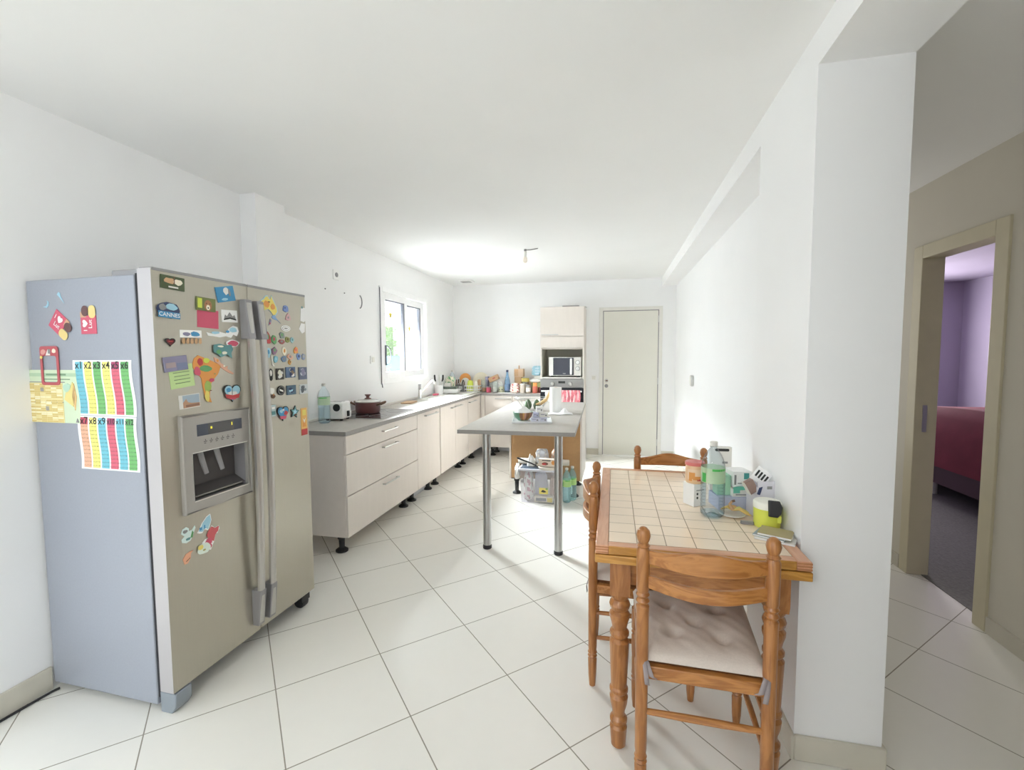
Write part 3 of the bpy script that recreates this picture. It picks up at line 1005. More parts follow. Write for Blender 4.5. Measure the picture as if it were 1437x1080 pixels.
# objects crowding the corner and the end-wall worktop; hand built one by one
ZW = 0.9005
t = thing('dish_tray', 'white dish tray with a dark green board on top', 'tray', (-2.205, 5.99, 0.913), R(8))
MB(M_WHITE).prism([(-0.11, 0), (0.11, 0), (0.135, 0.055), (-0.135, 0.055)], -0.08, 0.08, 'y').build('tray_body', t, bevel=0.01)
tag(MB(mat('dark_green_board', S(92, 104, 92), 0.5)).prism(rrect(0.22, 0.13, 0.015), 0, 0.03, 'z').build('chopping_board', loc=(-2.225, 5.99, 0.969), rot=(0, 0, R(8)), bevel=0.004), 'dark green board lying on the white dish tray', 'chopping board')
carton('small white tub resting on the dark green board', 'plastic_tub', 'tub', (-2.245, 5.99, 0.9995), R(8), 0.085, 0.08, 0.05, M_OFFW)
bag('green and yellow produce bag against left wall corner', 'produce_bag', 'bag', (-2.275, 6.17, ZW), 0, 0.13, 0.10, 0.235, M_CREAM, 3, 0.5, m2=M_GREEN)
pet_bottle('clear bottle with pale green label in the worktop corner', (-2.295, 6.31, ZW), 0.043, 0.31, M_PET, lab=C('mint_label', 176, 222, 196))
t = thing('cutlery_bin', 'grey cutlery bin with white label and knives inside', 'bin', (-2.205, 6.40, ZW))
MB(M_GREYP).prism([(-0.08, 0), (0.08, 0), (0.09, 0.095), (-0.09, 0.095)], -0.05, 0.05, 'y').build('bin_body', t, bevel=0.006)
MB(M_PAPER).box(-0.005, 0.045, -0.0525, -0.0502, 0.03, 0.075).mat(M_GREYP).box(0.002, 0.018, -0.0535, -0.0525, 0.045, 0.06).box(0.022, 0.038, -0.0535, -0.0525, 0.045, 0.06).build('bin_label', t)
rnd = random.Random(5)
for k in range(7):
    x = -0.065 + k * 0.021
    dx = rnd.uniform(-0.03, 0.03)
    mb = MB([M_BROWN, M_BLACK, M_CHROME, M_BROWN, M_BLACK, M_CHROME, M_BROWN][k])
    mb.tube([(x, 0.0, 0.07), (x + dx, 0.01, 0.15 + rnd.uniform(0, 0.03))], [0.005, 0.009], 6)
    mb.build('cutlery_handle', t)


def plate_up(label, loc, r, m, tilt, rz=0, m2=None):
    t = thing('plate', label, 'plate', loc, 0, None, (PI / 2 - tilt, 0, rz))
    mb = MB(m).lathe([(r * 0.55, 0), (r * 0.6, 0.003), (r, 0.018), (r, 0.021), (r * 0.6, 0.008), (0.002, 0.006)], n=36)
    mb.build('dish', t)
    return t


plate_up('orange plate standing upright behind the cutlery bin', (-2.165, 6.53, 1.073), 0.088, M_ORANGE, R(14))
plate_up('white plate leaning in front of the orange plate', (-2.15, 6.485, 1.03), 0.065, M_OFFW, R(14))
plate_up('large pale plate standing upright behind the dish rack', (-1.925, 6.535, 1.06), 0.118, M_CREAM, R(12))
t = thing('dish_rack', 'white basket dish rack holding cups on end-wall worktop', 'rack', (-1.98, 6.34, ZW))
mb = MB(M_WHITE)
mb.box(-0.105, 0.105, -0.08, 0.08, 0.004, 0.012)
for z in (0.035, 0.085):
    mb.box(-0.115, 0.115, -0.088, -0.082, z, z + 0.012).box(-0.115, 0.115, 0.082, 0.088, z, z + 0.012).box(-0.115, -0.109, -0.088, 0.088, z, z + 0.012).box(0.109, 0.115, -0.088, 0.088, z, z + 0.012)
for k in range(8):
    x = -0.11 + k * 0.0314
    mb.box(x - 0.003, x + 0.003, -0.086, -0.082, 0.008, 0.095).box(x - 0.003, x + 0.003, 0.082, 0.086, 0.008, 0.095)
mb.mat(M_BLACK)
for x in (-0.09, 0.09):
    mb.lathe([(0.01, 0), (0.01, 0.006)], (x, -0.07, 0), 8).lathe([(0.01, 0), (0.01, 0.006)], (x, 0.07, 0), 8)
mb.build('wire_basket', t)
for lab, m, x, y, z, r, h in (('lime green bowl upside down in the dish rack', M_LIME, -2.03, 6.335, ZW + 0.0125, 0.05, 0.155),
                              ('pale yellow cup upside down in the dish rack', M_CREAM, -1.935, 6.31, ZW + 0.0125, 0.033, 0.145),
                              ('tan bowl in dish rack behind the pale yellow cup', M_TAN, -1.91, 6.385, ZW + 0.0125, 0.030, 0.165)):
    t = thing('cup', lab, 'cup', (x, y, z))
    MB(m).lathe([(r, 0), (r, 0.004), (r * 0.95, h * 0.5), (r * 0.75, h * 0.9), (r * 0.6, h), (r * 0.002, h)], n=22).build('cup_body', t)


def tumbler(label, loc, r, h, m=None, fill=None, fh=0.3, name='drinking_glass', cat='glass'):
    t = thing(name, label, cat, loc)
    MB(m or M_GLASS).lathe([(r * 0.8, 0), (r * 0.85, 0.004), (r, h), (r * 0.93, h), (r * 0.78, 0.01), (0.002, 0.008)], n=22).build('glass_body', t)
    if fill:
        MB(fill).lathe([(r * 0.76, 0.011), (r * 0.8, h * fh)], n=18).build('contents', t)
    return t


tumbler('tall glass with brown dregs right of the dish rack', (-1.815, 6.31, ZW), 0.042, 0.18, fill=M_TAN, fh=0.36)
jar('small glass pot of pink jelly on end-wall worktop', 'jam_jar', 'jar', (-1.735, 6.275, ZW), 0.034, 0.085, M_PINK, M_GRY, 0.012)
tumbler('clear glass jug between pink pot and blue bottle', (-1.64, 6.275, ZW), 0.042, 0.155, fill=M_OFFW, fh=0.5, name='glass_jug', cat='jug')
carton('tan card box tilted on top of a white bag', 'card_box', 'box', (-1.69, 6.455, 1.06), 0, 0.145, 0.09, 0.07, M_TAN, deco=lambda mb, w, d, h: mb.mat(M_RED).box(-0.01, 0.03, -d / 2 - 0.001, -d / 2, 0.03, 0.045), rot=(0, R(-24), 0))
bag('crumpled white bag behind the glass jug', 'plastic_bag', 'bag', (-1.64, 6.44, ZW), 0.2, 0.17, 0.12, 0.155, M_OFFW, 8, 0.5)
carton('dark violet box under the tilted tan box', 'card_box', 'box', (-1.80, 6.435, ZW), 0, 0.04, 0.08, 0.22, M_PURP)
t = thing('sugar_pot', 'squat greenish pot with two dark eyelets beside blue bottle', 'pot', (-1.553, 6.29, ZW))
MB(C('pale_olive', 196, 198, 160)).lathe([(0.035, 0), (0.042, 0.01), (0.044, 0.05), (0.03, 0.08), (0.01, 0.088)], n=20).build('pot_body', t)
MB(M_INK).lathe([(0.009, 0), (0.009, -0.004)], (-0.018, -0.038, 0.045), n=12, axis='y').lathe([(0.009, 0), (0.009, -0.004)], (0.018, -0.038, 0.045), n=12, axis='y').build('eyelets', t)
t = thing('glass_bottle', 'tall pale blue glass bottle with dark cap', 'bottle', (-1.475, 6.33, ZW))
MB(clear('blue_glass', (0.55, 0.74, 0.90), haze=0.25, hazecol=(0.45, 0.65, 0.85))).lathe([(0.034, 0), (0.04, 0.006), (0.041, 0.12), (0.036, 0.17), (0.02, 0.235), (0.014, 0.28), (0.014, 0.295)], n=22).build('bottle_body', t)
MB(M_NAVY).lathe([(0.016, 0.29), (0.017, 0.295), (0.017, 0.318), (0.014, 0.32)], n=16).build('cap', t)
MB(C('blue_print_label', 120, 160, 205)).lathe([(0.0415, 0.03), (0.0415, 0.115)], n=22, caps=False).build('paper_label', t)
tag(MB(M_OFFW).prism(rrect(0.26, 0.07, 0.01), 0, 0.006, 'z').build('paper_sheet', loc=(-1.45, 6.205, ZW), rot=(0, 0, 0.08)), 'folded white paper sheet lying in front of blue bottle', 'paper')
bag('red and white patterned food bag right of blue bottle', 'food_bag', 'bag', (-1.352, 6.275, ZW), 0.1, 0.12, 0.085, 0.14, C('cream_bag', 240, 222, 210), 12, 0.4, m2=M_RED)
carton('brown card box standing behind the patterned bag', 'card_box', 'box', (-1.345, 6.485, ZW), 0.05, 0.10, 0.10, 0.215, M_TAN)
carton('opened brown card box on top of the standing box', 'card_box', 'box', (-1.33, 6.485, 1.1165), -0.04, 0.13, 0.10, 0.115, C('kraft_card', 214, 176, 136),
       deco=lambda mb, w, d, h: mb.mat(M_TAN).box(0.0, 0.004, -d / 2, 0, h, h + 0.05).box(-w / 2, -0.005, -d / 2 - 0.001, -d / 2, 0.01, h - 0.01))
carton('tan card box leaning behind the yellow lidded tub', 'card_box', 'box', (-1.175, 6.535, ZW), 0.0, 0.10, 0.05, 0.17, C('pinkish_card', 226, 190, 160))
jar('clear storage tub with wide yellow lid', 'storage_tub', 'tub', (-1.232, 6.425, ZW), 0.05, 0.20, M_GLASS, M_YEL, 0.05, fill=M_CREAM, lidr=1.12)
jar('white and brown jar in front of the yellow lidded tub', 'spice_jar', 'jar', (-1.24, 6.265, ZW), 0.036, 0.13, C('beige_jar', 214, 200, 184), M_OFFW, 0.015)
jar('small glass jar with dark lid and square white label', 'glass_jar', 'jar', (-1.155, 6.265, ZW), 0.038, 0.11, C('olive_glass', 168, 160, 140), M_GREYP, 0.018, lab=M_PAPER)
carton('green topped food container behind the dark lidded jar', 'food_container', 'container', (-1.06, 6.42, ZW), 0, 0.15, 0.11, 0.14, C('olive_green', 150, 160, 96))
jar('orange capped bottle of red sauce near the oven tower', 'sauce_bottle', 'bottle', (-1.065, 6.27, ZW), 0.036, 0.145, C('tomato_red', 206, 96, 76), M_ORANGE, 0.05, lidr=0.8)
jar('small dark red jar beside the oven tower', 'jam_jar', 'jar', (-0.998, 6.31, ZW), 0.025, 0.08, M_DARKRED, M_DARKRED, 0.012)
bag('white paper packet lying on the green topped container', 'paper_packet', 'packet', (-1.07, 6.42, 1.042), 0, 0.17, 0.11, 0.05, M_OFFW, 21, 0.3)
bag('light blue plastic pack leaning on the oven tower', 'plastic_pack', 'pack', (-1.075, 6.52, 1.135), 0.0, 0.15, 0.06, 0.14, M_SKY, 23, 0.25, m2=C('pack_pale_blue', 196, 222, 238))
carton('white box under the light blue plastic pack', 'card_box', 'box', (-1.06, 6.53, ZW), 0.0, 0.11, 0.06, 0.234, M_OFFW)

# ------------------------------------------------------------------ oven tower
TX0, TX1, TY = -0.96, -0.38, 6.09
t = thing('oven_tower', 'tall beige oven tower beside the plain door', 'cabinet', (TX0, TY, 0))
TW = TX1 - TX0
TD = YB - TY - 0.004
mb = MB(M_CARC)
mb.box(0, 0.018, 0.0, TD, 0.1, 2.065).box(TW - 0.018, TW, 0.0, TD, 0.0, 2.065)
mb.box(0.018, TW - 0.018, 0.0, TD, 2.047, 2.065).box(0.018, TW - 0.018, 0.02, TD, 1.505, 1.523)
mb.mat(M_OFFW).box(0.018, TW - 0.018, -0.004, TD, 1.116, 1.132).mat(M_CARC).box(0.018, TW - 0.018, 0.0, TD, 0.52, 0.538)
mb.mat(M_NICHE).box(0.018, TW - 0.018, TD - 0.012, TD, 0.1, 2.047)
mb.mat(M_NICHE).box(0.018, 0.020, 0.004, TD - 0.012, 1.133, 1.505).box(TW - 0.020, TW - 0.018, 0.004, TD - 0.012, 1.133, 1.505)
mb.build('carcass', t, bevel=0.001)
d = MB(M_FRONT).box(0.002, TW - 0.002, -0.019, -0.001, 1.677, 2.063).build('door', t, bevel=0.0015)
mb = MB(M_CHROME)
for s in (0.03, 0.225):
    mb.box(s - 0.006, s + 0.006, -0.046, -0.018, 1.692, 1.702)
mb.box(0.02, 0.245, -0.05, -0.04, 1.690, 1.702).build('handle', d, bevel=0.002)
MB(M_FRONT).box(0.002, TW - 0.002, -0.019, -0.001, 1.525, 1.673).build('flap', t, bevel=0.0015)
d = MB(M_FRONT).box(0.002, TW - 0.002, -0.019, -0.001, 0.12, 0.535).build('drawer', t, bevel=0.0015)
# microwave
t = thing('microwave', 'white microwave with dark glass door in the tower niche', 'microwave', (-0.632, 6.115, 1.1325))
MB(M_OFFW).box(-0.216, 0.216, 0.012, 0.34, 0.018, 0.268).build('casing', t, bevel=0.006)
d = MB(M_OFFW).box(-0.216, 0.118, -0.006, 0.011, 0.02, 0.266).build('door', t, bevel=0.004)
MB(mat('dark_microwave_glass', S(60, 62, 72), 0.12)).box(-0.158, 0.115, -0.0085, -0.006, 0.028, 0.258).build('door_glass', d)
MB(M_WHITE).prism(rrect(0.03, 0.215, 0.012, 0.082, 0.143), -0.03, -0.009, 'y').build('door_handle', d, bevel=0.004)
MB(M_GRY).box(-0.03, 0.012, -0.0088, -0.0085, 0.048, 0.054).box(-0.022, 0.004, -0.0088, -0.0085, 0.042, 0.046).build('faint_mark', d, smooth=0)
p = MB(M_OFFW).box(0.120, 0.216, -0.006, 0.011, 0.02, 0.266).build('control_panel', t, bevel=0.004)
for z in (0.197, 0.115):
    mb = MB(M_GRY).lathe([(0.030, 0), (0.030, -0.002)], (0.168, -0.006, z), 24, 'y')
    mb.mat(M_WHITE).lathe([(0.025, -0.002), (0.024, -0.016), (0.02, -0.018)], (0.168, -0.006, z), 24, 'y')
    mb.build('knob', p)
for x in (-0.18, 0.18):
    for y in (0.045, 0.295):
        MB(M_BLACK).box(x - 0.02, x + 0.02, y - 0.015, y + 0.015, 0, 0.018).build('foot', t)
# oven
t = thing('oven', 'built-in grey steel oven in the lower half of the tower', 'oven', (-0.67, TY - 0.001, 0.539))
MB(M_DARKGAP).box(-0.265, 0.265, 0.005, 0.4, 0, 0.575).build('oven_body', t)
p = MB(M_GREYMET).box(-0.288, 0.288, -0.022, 0.0, 0.457, 0.572).build('control_panel', t, bevel=0.002)
for x in (-0.122, 0.115):
    MB(M_CHROME).lathe([(0.026, 0), (0.026, -0.006), (0.022, -0.03), (0.018, -0.033)], (x, -0.022, 0.508), 20, 'y').build('knob', p)
MB(M_INK).box(-0.045, 0.045, -0.0235, -0.022, 0.513, 0.543).build('clock_display', p)
d = MB(M_GLASSDK).box(-0.288, 0.288, -0.022, 0.0, 0.002, 0.453).build('oven_door', t, bevel=0.002)
MB(M_WHITE).tube([(-0.27, -0.058, 0.41), (0.268, -0.058, 0.41)], 0.011, 12).box(-0.25, -0.235, -0.055, -0.022, 0.403, 0.417).box(0.235, 0.25, -0.055, -0.022, 0.403, 0.417).build('door_handle', d)
# towel over the handle
M_TOWEL = mat('pink_checked_towel', S(214, 120, 130), 0.9, noise=0.35, scale=30)
mb = MB(M_TOWEL)


def tow(u, v):
    x = -0.05 + 0.29 * u + 0.012 * math.sin(v * 5)
    fold = 0.008 * math.sin(u * 24) * (0.3 + v)
    if v < 0.12:
        a = PI * (v / 0.12)
        return (x, -0.058 + 0.0145 * math.cos(a) + fold * 0.15, 0.41 + 0.0145 * math.sin(a))
    k = (v - 0.12) / 0.88
    return (x + 0.02 * (u - 0.5) * k, -0.0735 - abs(fold) - 0.006 * k, 0.41 - 0.27 * k + 0.02 * math.sin(u * 9) * k)


mb.grid(tow, 60, 22)
mb.mat(C('pale_pink_cloth', 236, 196, 196, 0.9))
for k in range(len(mb.f)):
    i = k % 60
    if math.sin(i * 0.62) + 0.6 * math.sin(i * 0.21 + k // 60 * 0.5) > 0.45:
        mb.fm[k] = 1
tag(mb.build('dish_towel', loc=(-0.67, TY - 0.001, 0.539), smooth=60, solid=0.003), 'pink checked dish towel hung over the oven handle', 'towel')
bag('thin pale cloth hung at left end of the oven handle', 'dish_cloth', 'cloth', (-0.83, 6.006, 0.80), 0, 0.10, 0.024, 0.165, M_OFFW, 31, 0.1)
tag(MB(M_GREYP).box(-0.11, 0.11, 0, 0.34, 0, 0.016).box(-0.10, 0.17, 0.06, 0.30, -0.0, 0.01).mat(M_CHROME).box(0.11, 0.20, 0.1, 0.26, -0.0, 0.012).build('oven_tray', loc=(-0.56, 6.12, 2.0655), bevel=0.002), 'grey metal oven tray lying on top of the tower', 'tray')


# ------------------------------------------------------------------ refrigerator
FA = -0.0241
FLOC = (-1.693, 1.397, 0.0)
FW, FZ0, FZ1, FSPLIT = 0.851, 0.0906, 1.7612, 0.449
fr = thing('refrigerator', 'tall double door steel refrigerator covered with magnets', 'refrigerator', FLOC, FA)
MB(M_FSIDE).box(-0.655, -0.084, 0.0, FW, 0.03, 1.7395).build('refrigerator_body', fr, bevel=0.004)
MB(M_DARKGAP).box(-0.084, -0.066, 0.006, FW - 0.006, 0.06, 1.745).build('door_gasket', fr)
# left door with the dispenser opening
u0, u1, z0, z1 = 0.118, 0.396, 0.832, 1.033


def ring_door(y0, y1, hole):
    mb = MB(M_INOX)
    a0, a1, c0, c1 = hole
    for x, rev in ((0.0, False), (-0.066, True)):
        vs = [(x, y0, FZ0), (x, y1, FZ0), (x, y1, FZ1), (x, y0, FZ1), (x, a0, c0), (x, a1, c0), (x, a1, c1), (x, a0, c1)]
        fs = [(0, 1, 5, 4), (1, 2, 6, 5), (2, 3, 7, 6), (3, 0, 4, 7)]
        mb.add(vs, [tuple(reversed(f)) for f in fs] if rev else fs)
    o = [(y0, FZ0), (y1, FZ0), (y1, FZ1), (y0, FZ1)]
    for k in range(4):
        p, q = o[k], o[(k + 1) % 4]
        mb.mat(M_INOXEDGE if k == 3 else M_FTRIM if k == 2 else M_INOX)
        mb.add([(-0.066, *p), (-0.066, *q), (0, *q), (0, *p)], [(0, 1, 2, 3)])
    h = [(a0, c0), (a1, c0), (a1, c1), (a0, c1)]
    mb.mat(M_GREYP)
    for k in range(4):
        p, q = h[k], h[(k + 1) % 4]
        mb.add([(-0.066, *p), (-0.066, *q), (0, *q), (0, *p)], [(3, 2, 1, 0)])
    return mb


dl = ring_door(0.0, FSPLIT - 0.003, (u0, u1, z0, z1)).build('freezer_door', fr, smooth=0)
dr = MB(M_INOX).box(-0.066, 0.0, FSPLIT + 0.003, FW, FZ0, FZ1).build('fridge_door', fr, bevel=0.006, seg=3)
MB(M_FTRIM).box(-0.06, 0.001, 0.002, FSPLIT - 0.004, FZ1 - 0.008, FZ1 + 0.004).build('door_cap', dl, bevel=0.002)
MB(M_FTRIM).box(-0.06, 0.001, FSPLIT + 0.004, FW - 0.002, FZ1 - 0.008, FZ1 + 0.004).build('door_cap', dr, bevel=0.002)
# dispenser
M_DISP = mat('dispenser_grey', S(168, 164, 158), 0.42, 0.25)
M_CAV = mat('dispenser_dark_grey', S(80, 76, 75), 0.45)
dp = MB(M_DISP)
for y0, y1, c0, c1 in ((0.075, u0, 0.787, 1.19), (u1, 0.418, 0.787, 1.19), (u0, u1, 0.787, z0), (u0, u1, z1, 1.19)):
    dp.box(0.0005, 0.016, y0, y1, c0, c1)
dp = dp.build('dispenser_panel', dl)
MB(M_DISP).tube([(0.014, 0.079, 0.791), (0.014, 0.414, 0.791), (0.014, 0.414, 1.186), (0.014, 0.079, 1.186)], 0.006, 8, closed=True).build('panel_edge', dp)
MB(M_OFFW).tube([(0.0165, u0, z0), (0.0165, u1, z0), (0.0165, u1, z1), (0.0165, u0, z1)], 0.0022, 6, closed=True).build('opening_rim', dp)
mb = MB(M_CAV)
mb.box(-0.065, -0.060, u0 + 0.001, u1 - 0.001, z0 + 0.001, z1 - 0.001)
mb.add([(-0.06, u0 + 0.002, z0 + 0.045), (0.0, u0 + 0.002, z0 + 0.012), (0.0, u1 - 0.002, z0 + 0.012), (-0.06, u1 - 0.002, z0 + 0.045)], [(0, 1, 2, 3)])
mb.build('dispenser_recess', dl)
for c in (0.19, 0.27):
    MB(M_GREYP).tube([(-0.03, c, z1 - 0.002), (-0.02, c + 0.004, z1 - 0.05), (-0.012, c + 0.014, z1 - 0.105)], [0.014, 0.013, 0.011], 10, flat=0.5).build('dispenser_paddle', dl)
MB(mat('dispenser_grille', S(150, 146, 140), 0.4)).box(-0.055, 0.0, u0 + 0.02, u1 - 0.02, z0 + 0.0125, z0 + 0.016).build('drip_grille', dl)
sc = MB(mat('dark_display_glass', S(58, 62, 74), 0.12)).box(0.016, 0.0172, 0.143, 0.369, 1.099, 1.147).build('display', dl)
mb = MB(mat('display_mid_panel', S(78, 76, 76), 0.2)).box(0.0172, 0.0176, 0.195, 0.325, 1.100, 1.146)
mb.mat(mat('display_yellow_led', S(225, 210, 70), 0.4, emit=0.6)).box(0.0176, 0.018, 0.206, 0.214, 1.122, 1.132).box(0.0176, 0.018, 0.312, 0.317, 1.122, 1.136)
mb.build('display_symbols', dl)
mb = MB(M_CAV)
for k in range(6):
    y = 0.18 + k * 0.028
    mb.box(0.016, 0.0164, y - 0.008, y + 0.008, 1.071, 1.074).box(0.016, 0.0164, y - 0.006, y + 0.003, 1.064, 1.067)
    mb.box(0.016, 0.0164, y - 0.001, y + 0.002, 1.076, 1.082)
mb.build('button_marks', dl)


def fridge_handle(y, parent):
    n = 26
    hw = 0.017
    mb = MB(M_FHANDLE)
    prof = [(-hw, 0.0), (-hw, 0.012), (-hw * 0.5, 0.018), (hw * 0.5, 0.018), (hw, 0.012), (hw, 0.0)]
    zz = [0.15 + (1.675 - 0.15) * k / n for k in range(n + 1)]
    vs = []
    for z in zz:
        k = (z - 0.15) / 1.525
        d = 0.022 + 0.026 * max(0.0, math.sin(PI * k)) ** 0.7
        vs += [(d + h, y + w_, z) for w_, h in prof]
    m = len(prof)
    fs = [(i * m + k, i * m + (k + 1) % m, (i + 1) * m + (k + 1) % m, (i + 1) * m + k) for i in range(n) for k in range(m)]
    fs += [tuple(range(m - 1, -1, -1)), tuple(range(n * m, n * m + m))]
    mb.add(vs, fs)
    h = mb.build('handle', parent, smooth=50)
    for za, zb in ((1.508, 1.69), (0.135, 0.31)):
        c = MB(M_FCOLLAR)
        A = 1 if za > 1 else -1
        zi, zo = (za, zb) if A > 0 else (zb, za)
        di = 0.022 + 0.026 * max(0.0, math.sin(PI * (zi - 0.15) / 1.525)) ** 0.7 + 0.0195
        hw2 = hw + 0.002
        vs = [(0, y - hw2, zi), (0, y + hw2, zi), (di, y + hw2, zi), (di, y - hw2, zi), (0, y - hw2, zo), (0, y + hw2, zo), (0.034, y + hw2, zo), (0.034, y - hw2, zo)]
        c.add(vs, [(0, 1, 2, 3), (4, 7, 6, 5), (0, 4, 5, 1), (1, 5, 6, 2), (2, 6, 7, 3), (3, 7, 4, 0)] if A < 0 else [(3, 2, 1, 0), (5, 6, 7, 4), (1, 5, 4, 0), (2, 6, 5, 1), (3, 7, 6, 2), (0, 4, 7, 3)])
        c.build('handle_collar', parent, smooth=0, bevel=0.003)


fridge_handle(0.420, dl)
fridge_handle(0.492, dr)
mb = MB(M_FTRIM).box(-0.22, -0.02, 0.02, 0.075, 1.7395, 1.764).build('hinge_cover', fr, bevel=0.004)
MB(M_FTRIM).box(-0.22, -0.02, FW - 0.075, FW - 0.02, 1.7395, 1.764).build('hinge_cover', fr, bevel=0.004)
MB(mat('grey_foot_cover', S(140, 148, 156), 0.4)).prism([(-0.075, 0.0), (-0.02, 0.0), (0.002, 0.03), (0.004, 0.085), (-0.075, 0.085)], 0.004, 0.075, 'y').build('foot_cover', fr, bevel=0.004)
MB(M_BLACK).lathe([(0.03, 0), (0.034, 0.006), (0.034, 0.04), (0.03, 0.046)], (-0.055, FW - 0.07, 0.034), 18, 'y').build('wheel', fr)
MB(M_BLACK).box(-0.09, -0.02, FW - 0.085, FW - 0.02, 0.045, 0.085).build('wheel_bracket', fr)
tag(MB(M_BLACK).tube([(XL + 0.02, 0.95, 0.006), (XL + 0.025, 1.2, 0.006), (-2.325, 1.39, 0.006), (-2.318, 1.412, 0.006)], 0.005, 6).build('power_cable'), 'black power cable along the foot of left wall', 'cable')

# ------------------------------------------------------------------ magnets and papers on the refrigerator
CA, SA = math.cos(FA), math.sin(FA)
GM = 'magnets and papers stuck on the refrigerator'


def fpos(x, y, z):
    return (FLOC[0] + x * CA - y * SA, FLOC[1] + x * SA + y * CA, z)


def stick(name, label, cat, u, z, layers, tilt=0.0, side=False, th=0.004, off=0.0005, txt=None):
    """layers: (material, outline); each one lies 0.4 mm above the last. Seen from the front, x runs right and z up."""
    mb = MB()
    mb.T = Matrix.Rotation(tilt, 4, 'Y')
    d = th
    for k, (m, pts) in enumerate(layers):
        mb.mat(m)
        if k == 0:
            mb.prism(pts, -th, 0.0, 'y')
        else:
            d += 0.0004
            mb.prism(pts, -d, -d + 0.0004, 'y')
    for m, s, size, x, zz, *turn in (txt or []):
        mb.mat(m)
        mb.T = Matrix.Rotation(tilt, 4, 'Y') @ Matrix.Translation((x, -d - 0.0004, zz)) @ Matrix.Rotation(-R(turn[0] if turn else 0), 4, 'Y')
        mb.text(s, size, 0, 0, bold=0.01)
    loc = fpos(-0.655 + u, -off, z) if side else fpos(off, u, z)
    return tag(mb.build(name, loc=loc, rot=(0, 0, FA + (0 if side else PI / 2)), smooth=0), label, cat, None)


def poly(seed, n, w, h, amp=0.3, cx=0, cz=0):
    r = random.Random(seed)
    return norm([((1 - amp * r.random()) * math.cos(2 * PI * k / n), (1 - amp * r.random()) * math.sin(2 * PI * k / n)) for k in range(n)], w, h, cx, cz)


def blobs(ms, seed, w, h, n, s):
    r = random.Random(seed)
    return [(ms[k % len(ms)], poly(seed * 31 + k, 9, s * r.uniform(0.6, 1.3), s * r.uniform(0.5, 1.1), 0.4, r.uniform(-w / 2 + s * 0.65, w / 2 - s * 0.65), r.uniform(-h / 2 + s * 0.55, h / 2 - s * 0.55))) for k in range(n)]


stick('photo_magnet', 'dark landscape photo magnet at top left of freezer door', 'magnet', 0.083, 1.716,
      [(M_DKGRN, rect(0.096, 0.052)), (M_TAN, poly(3, 12, 0.05, 0.022, 0.3, -0.012, 0.006)), (M_CREAM, poly(4, 12, 0.04, 0.024, 0.3, 0.02, 0.004)), (M_BROWN, rect(0.004, 0.03, 0.004, 0.01)), (M_OFFW, rect(0.04, 0.006, 0.0, -0.017))], R(2))
stick('photo_magnet', 'bright blue sea photo magnet near the top of freezer door', 'magnet', 0.326, 1.704,
      [(M_BLUE, rect(0.094, 0.066)), (M_OFFW, poly(7, 10, 0.03, 0.034, 0.35, 0.004, 0.012)), (M_GRY, poly(8, 8, 0.012, 0.034, 0.3, 0.02, 0.006)), (M_SKY, poly(9, 9, 0.035, 0.012, 0.3, -0.012, -0.022))], R(-12))
stick('paper_note', 'pink note hanging below the dog photo magnet', 'note', 0.234, 1.588, [(M_PINK, rect(0.102, 0.078))], R(2), th=0.0008)
stick('photo_magnet', 'photo magnet of a brown dog holding the pink note', 'magnet', 0.225, 1.648,
      [(C('meadow_green', 120, 130, 70), rect(0.09, 0.056)), (C('dog_brown', 176, 116, 72), ell(0.036, 0.046, 0.008, -0.004)), (M_CREAM, ell(0.018, 0.022, 0.008, -0.012)), (M_INK, ell(0.007, 0.006, 0.008, -0.014)), (M_INK, ell(0.004, 0.004, 0.0, 0.004)), (M_INK, ell(0.004, 0.004, 0.016, 0.004)), (M_LIME, rect(0.02, 0.04, -0.032, 0.002))], R(2), off=0.0015)
stick('crest_magnet', 'white magnet with a grey crown crest on freezer door', 'magnet', 0.342, 1.608,
      [(M_WHITE, rect(0.082, 0.054)), (M_GRY, norm([(-3, 0), (-2.4, 1.3), (-1.5, 0.7), (0, 2.2), (1.5, 0.7), (2.4, 1.3), (3, 0), (2, -0.2), (0, 0.3), (-2, -0.2)], 0.062, 0.03, 0, 0.003)), (M_INK, norm([(-3, 0), (0, 0.6), (3, 0), (3, -0.6), (0, 0), (-3, -0.6)], 0.066, 0.013, 0, -0.012))], R(-2))
stick('town_magnet', 'blue seaside town magnet with white lettering', 'magnet', 0.06, 1.608,
      [(M_NAVY, poly(12, 14, 0.092, 0.062, 0.2)), (M_SKY, poly(13, 10, 0.05, 0.026, 0.3, 0.012, 0.014)), (M_GRY, poly(14, 9, 0.03, 0.026, 0.3, -0.024, 0.010)), (M_BLUE, rect(0.088, 0.024, 0.002, -0.018))], R(3), txt=[(M_WHITE, 'CANNES', 0.022, 0.002, -0.018)])
stick('hook_magnet', 'white and blue key rack magnet with small hooks', 'magnet', 0.150, 1.509,
      [(M_WHITE, rect(0.094, 0.03, 0, 0.012)), (M_BLUE, poly(17, 10, 0.04, 0.02, 0.3, 0.018, 0.012)), (M_PURP, poly(18, 10, 0.034, 0.016, 0.3, -0.02, 0.010))] +
      [(M_TAN, norm([(0, 1), (1, 0.7), (1, -1), (0, -1.4), (-1, -1), (-1, 0)], 0.013, 0.026, -0.036 + 0.018 * k, -0.017)) for k in range(5)], R(-1))
stick('heart_magnet', 'small dark heart magnet on left side of freezer door', 'magnet', 0.06, 1.484, [(M_INK, heart(0.042, 0.032)), (M_DARKRED, heart(0.032, 0.024)), (M_RED, rect(0.018, 0.004, 0, 0.004))], 0)
NAM = 'map magnet'
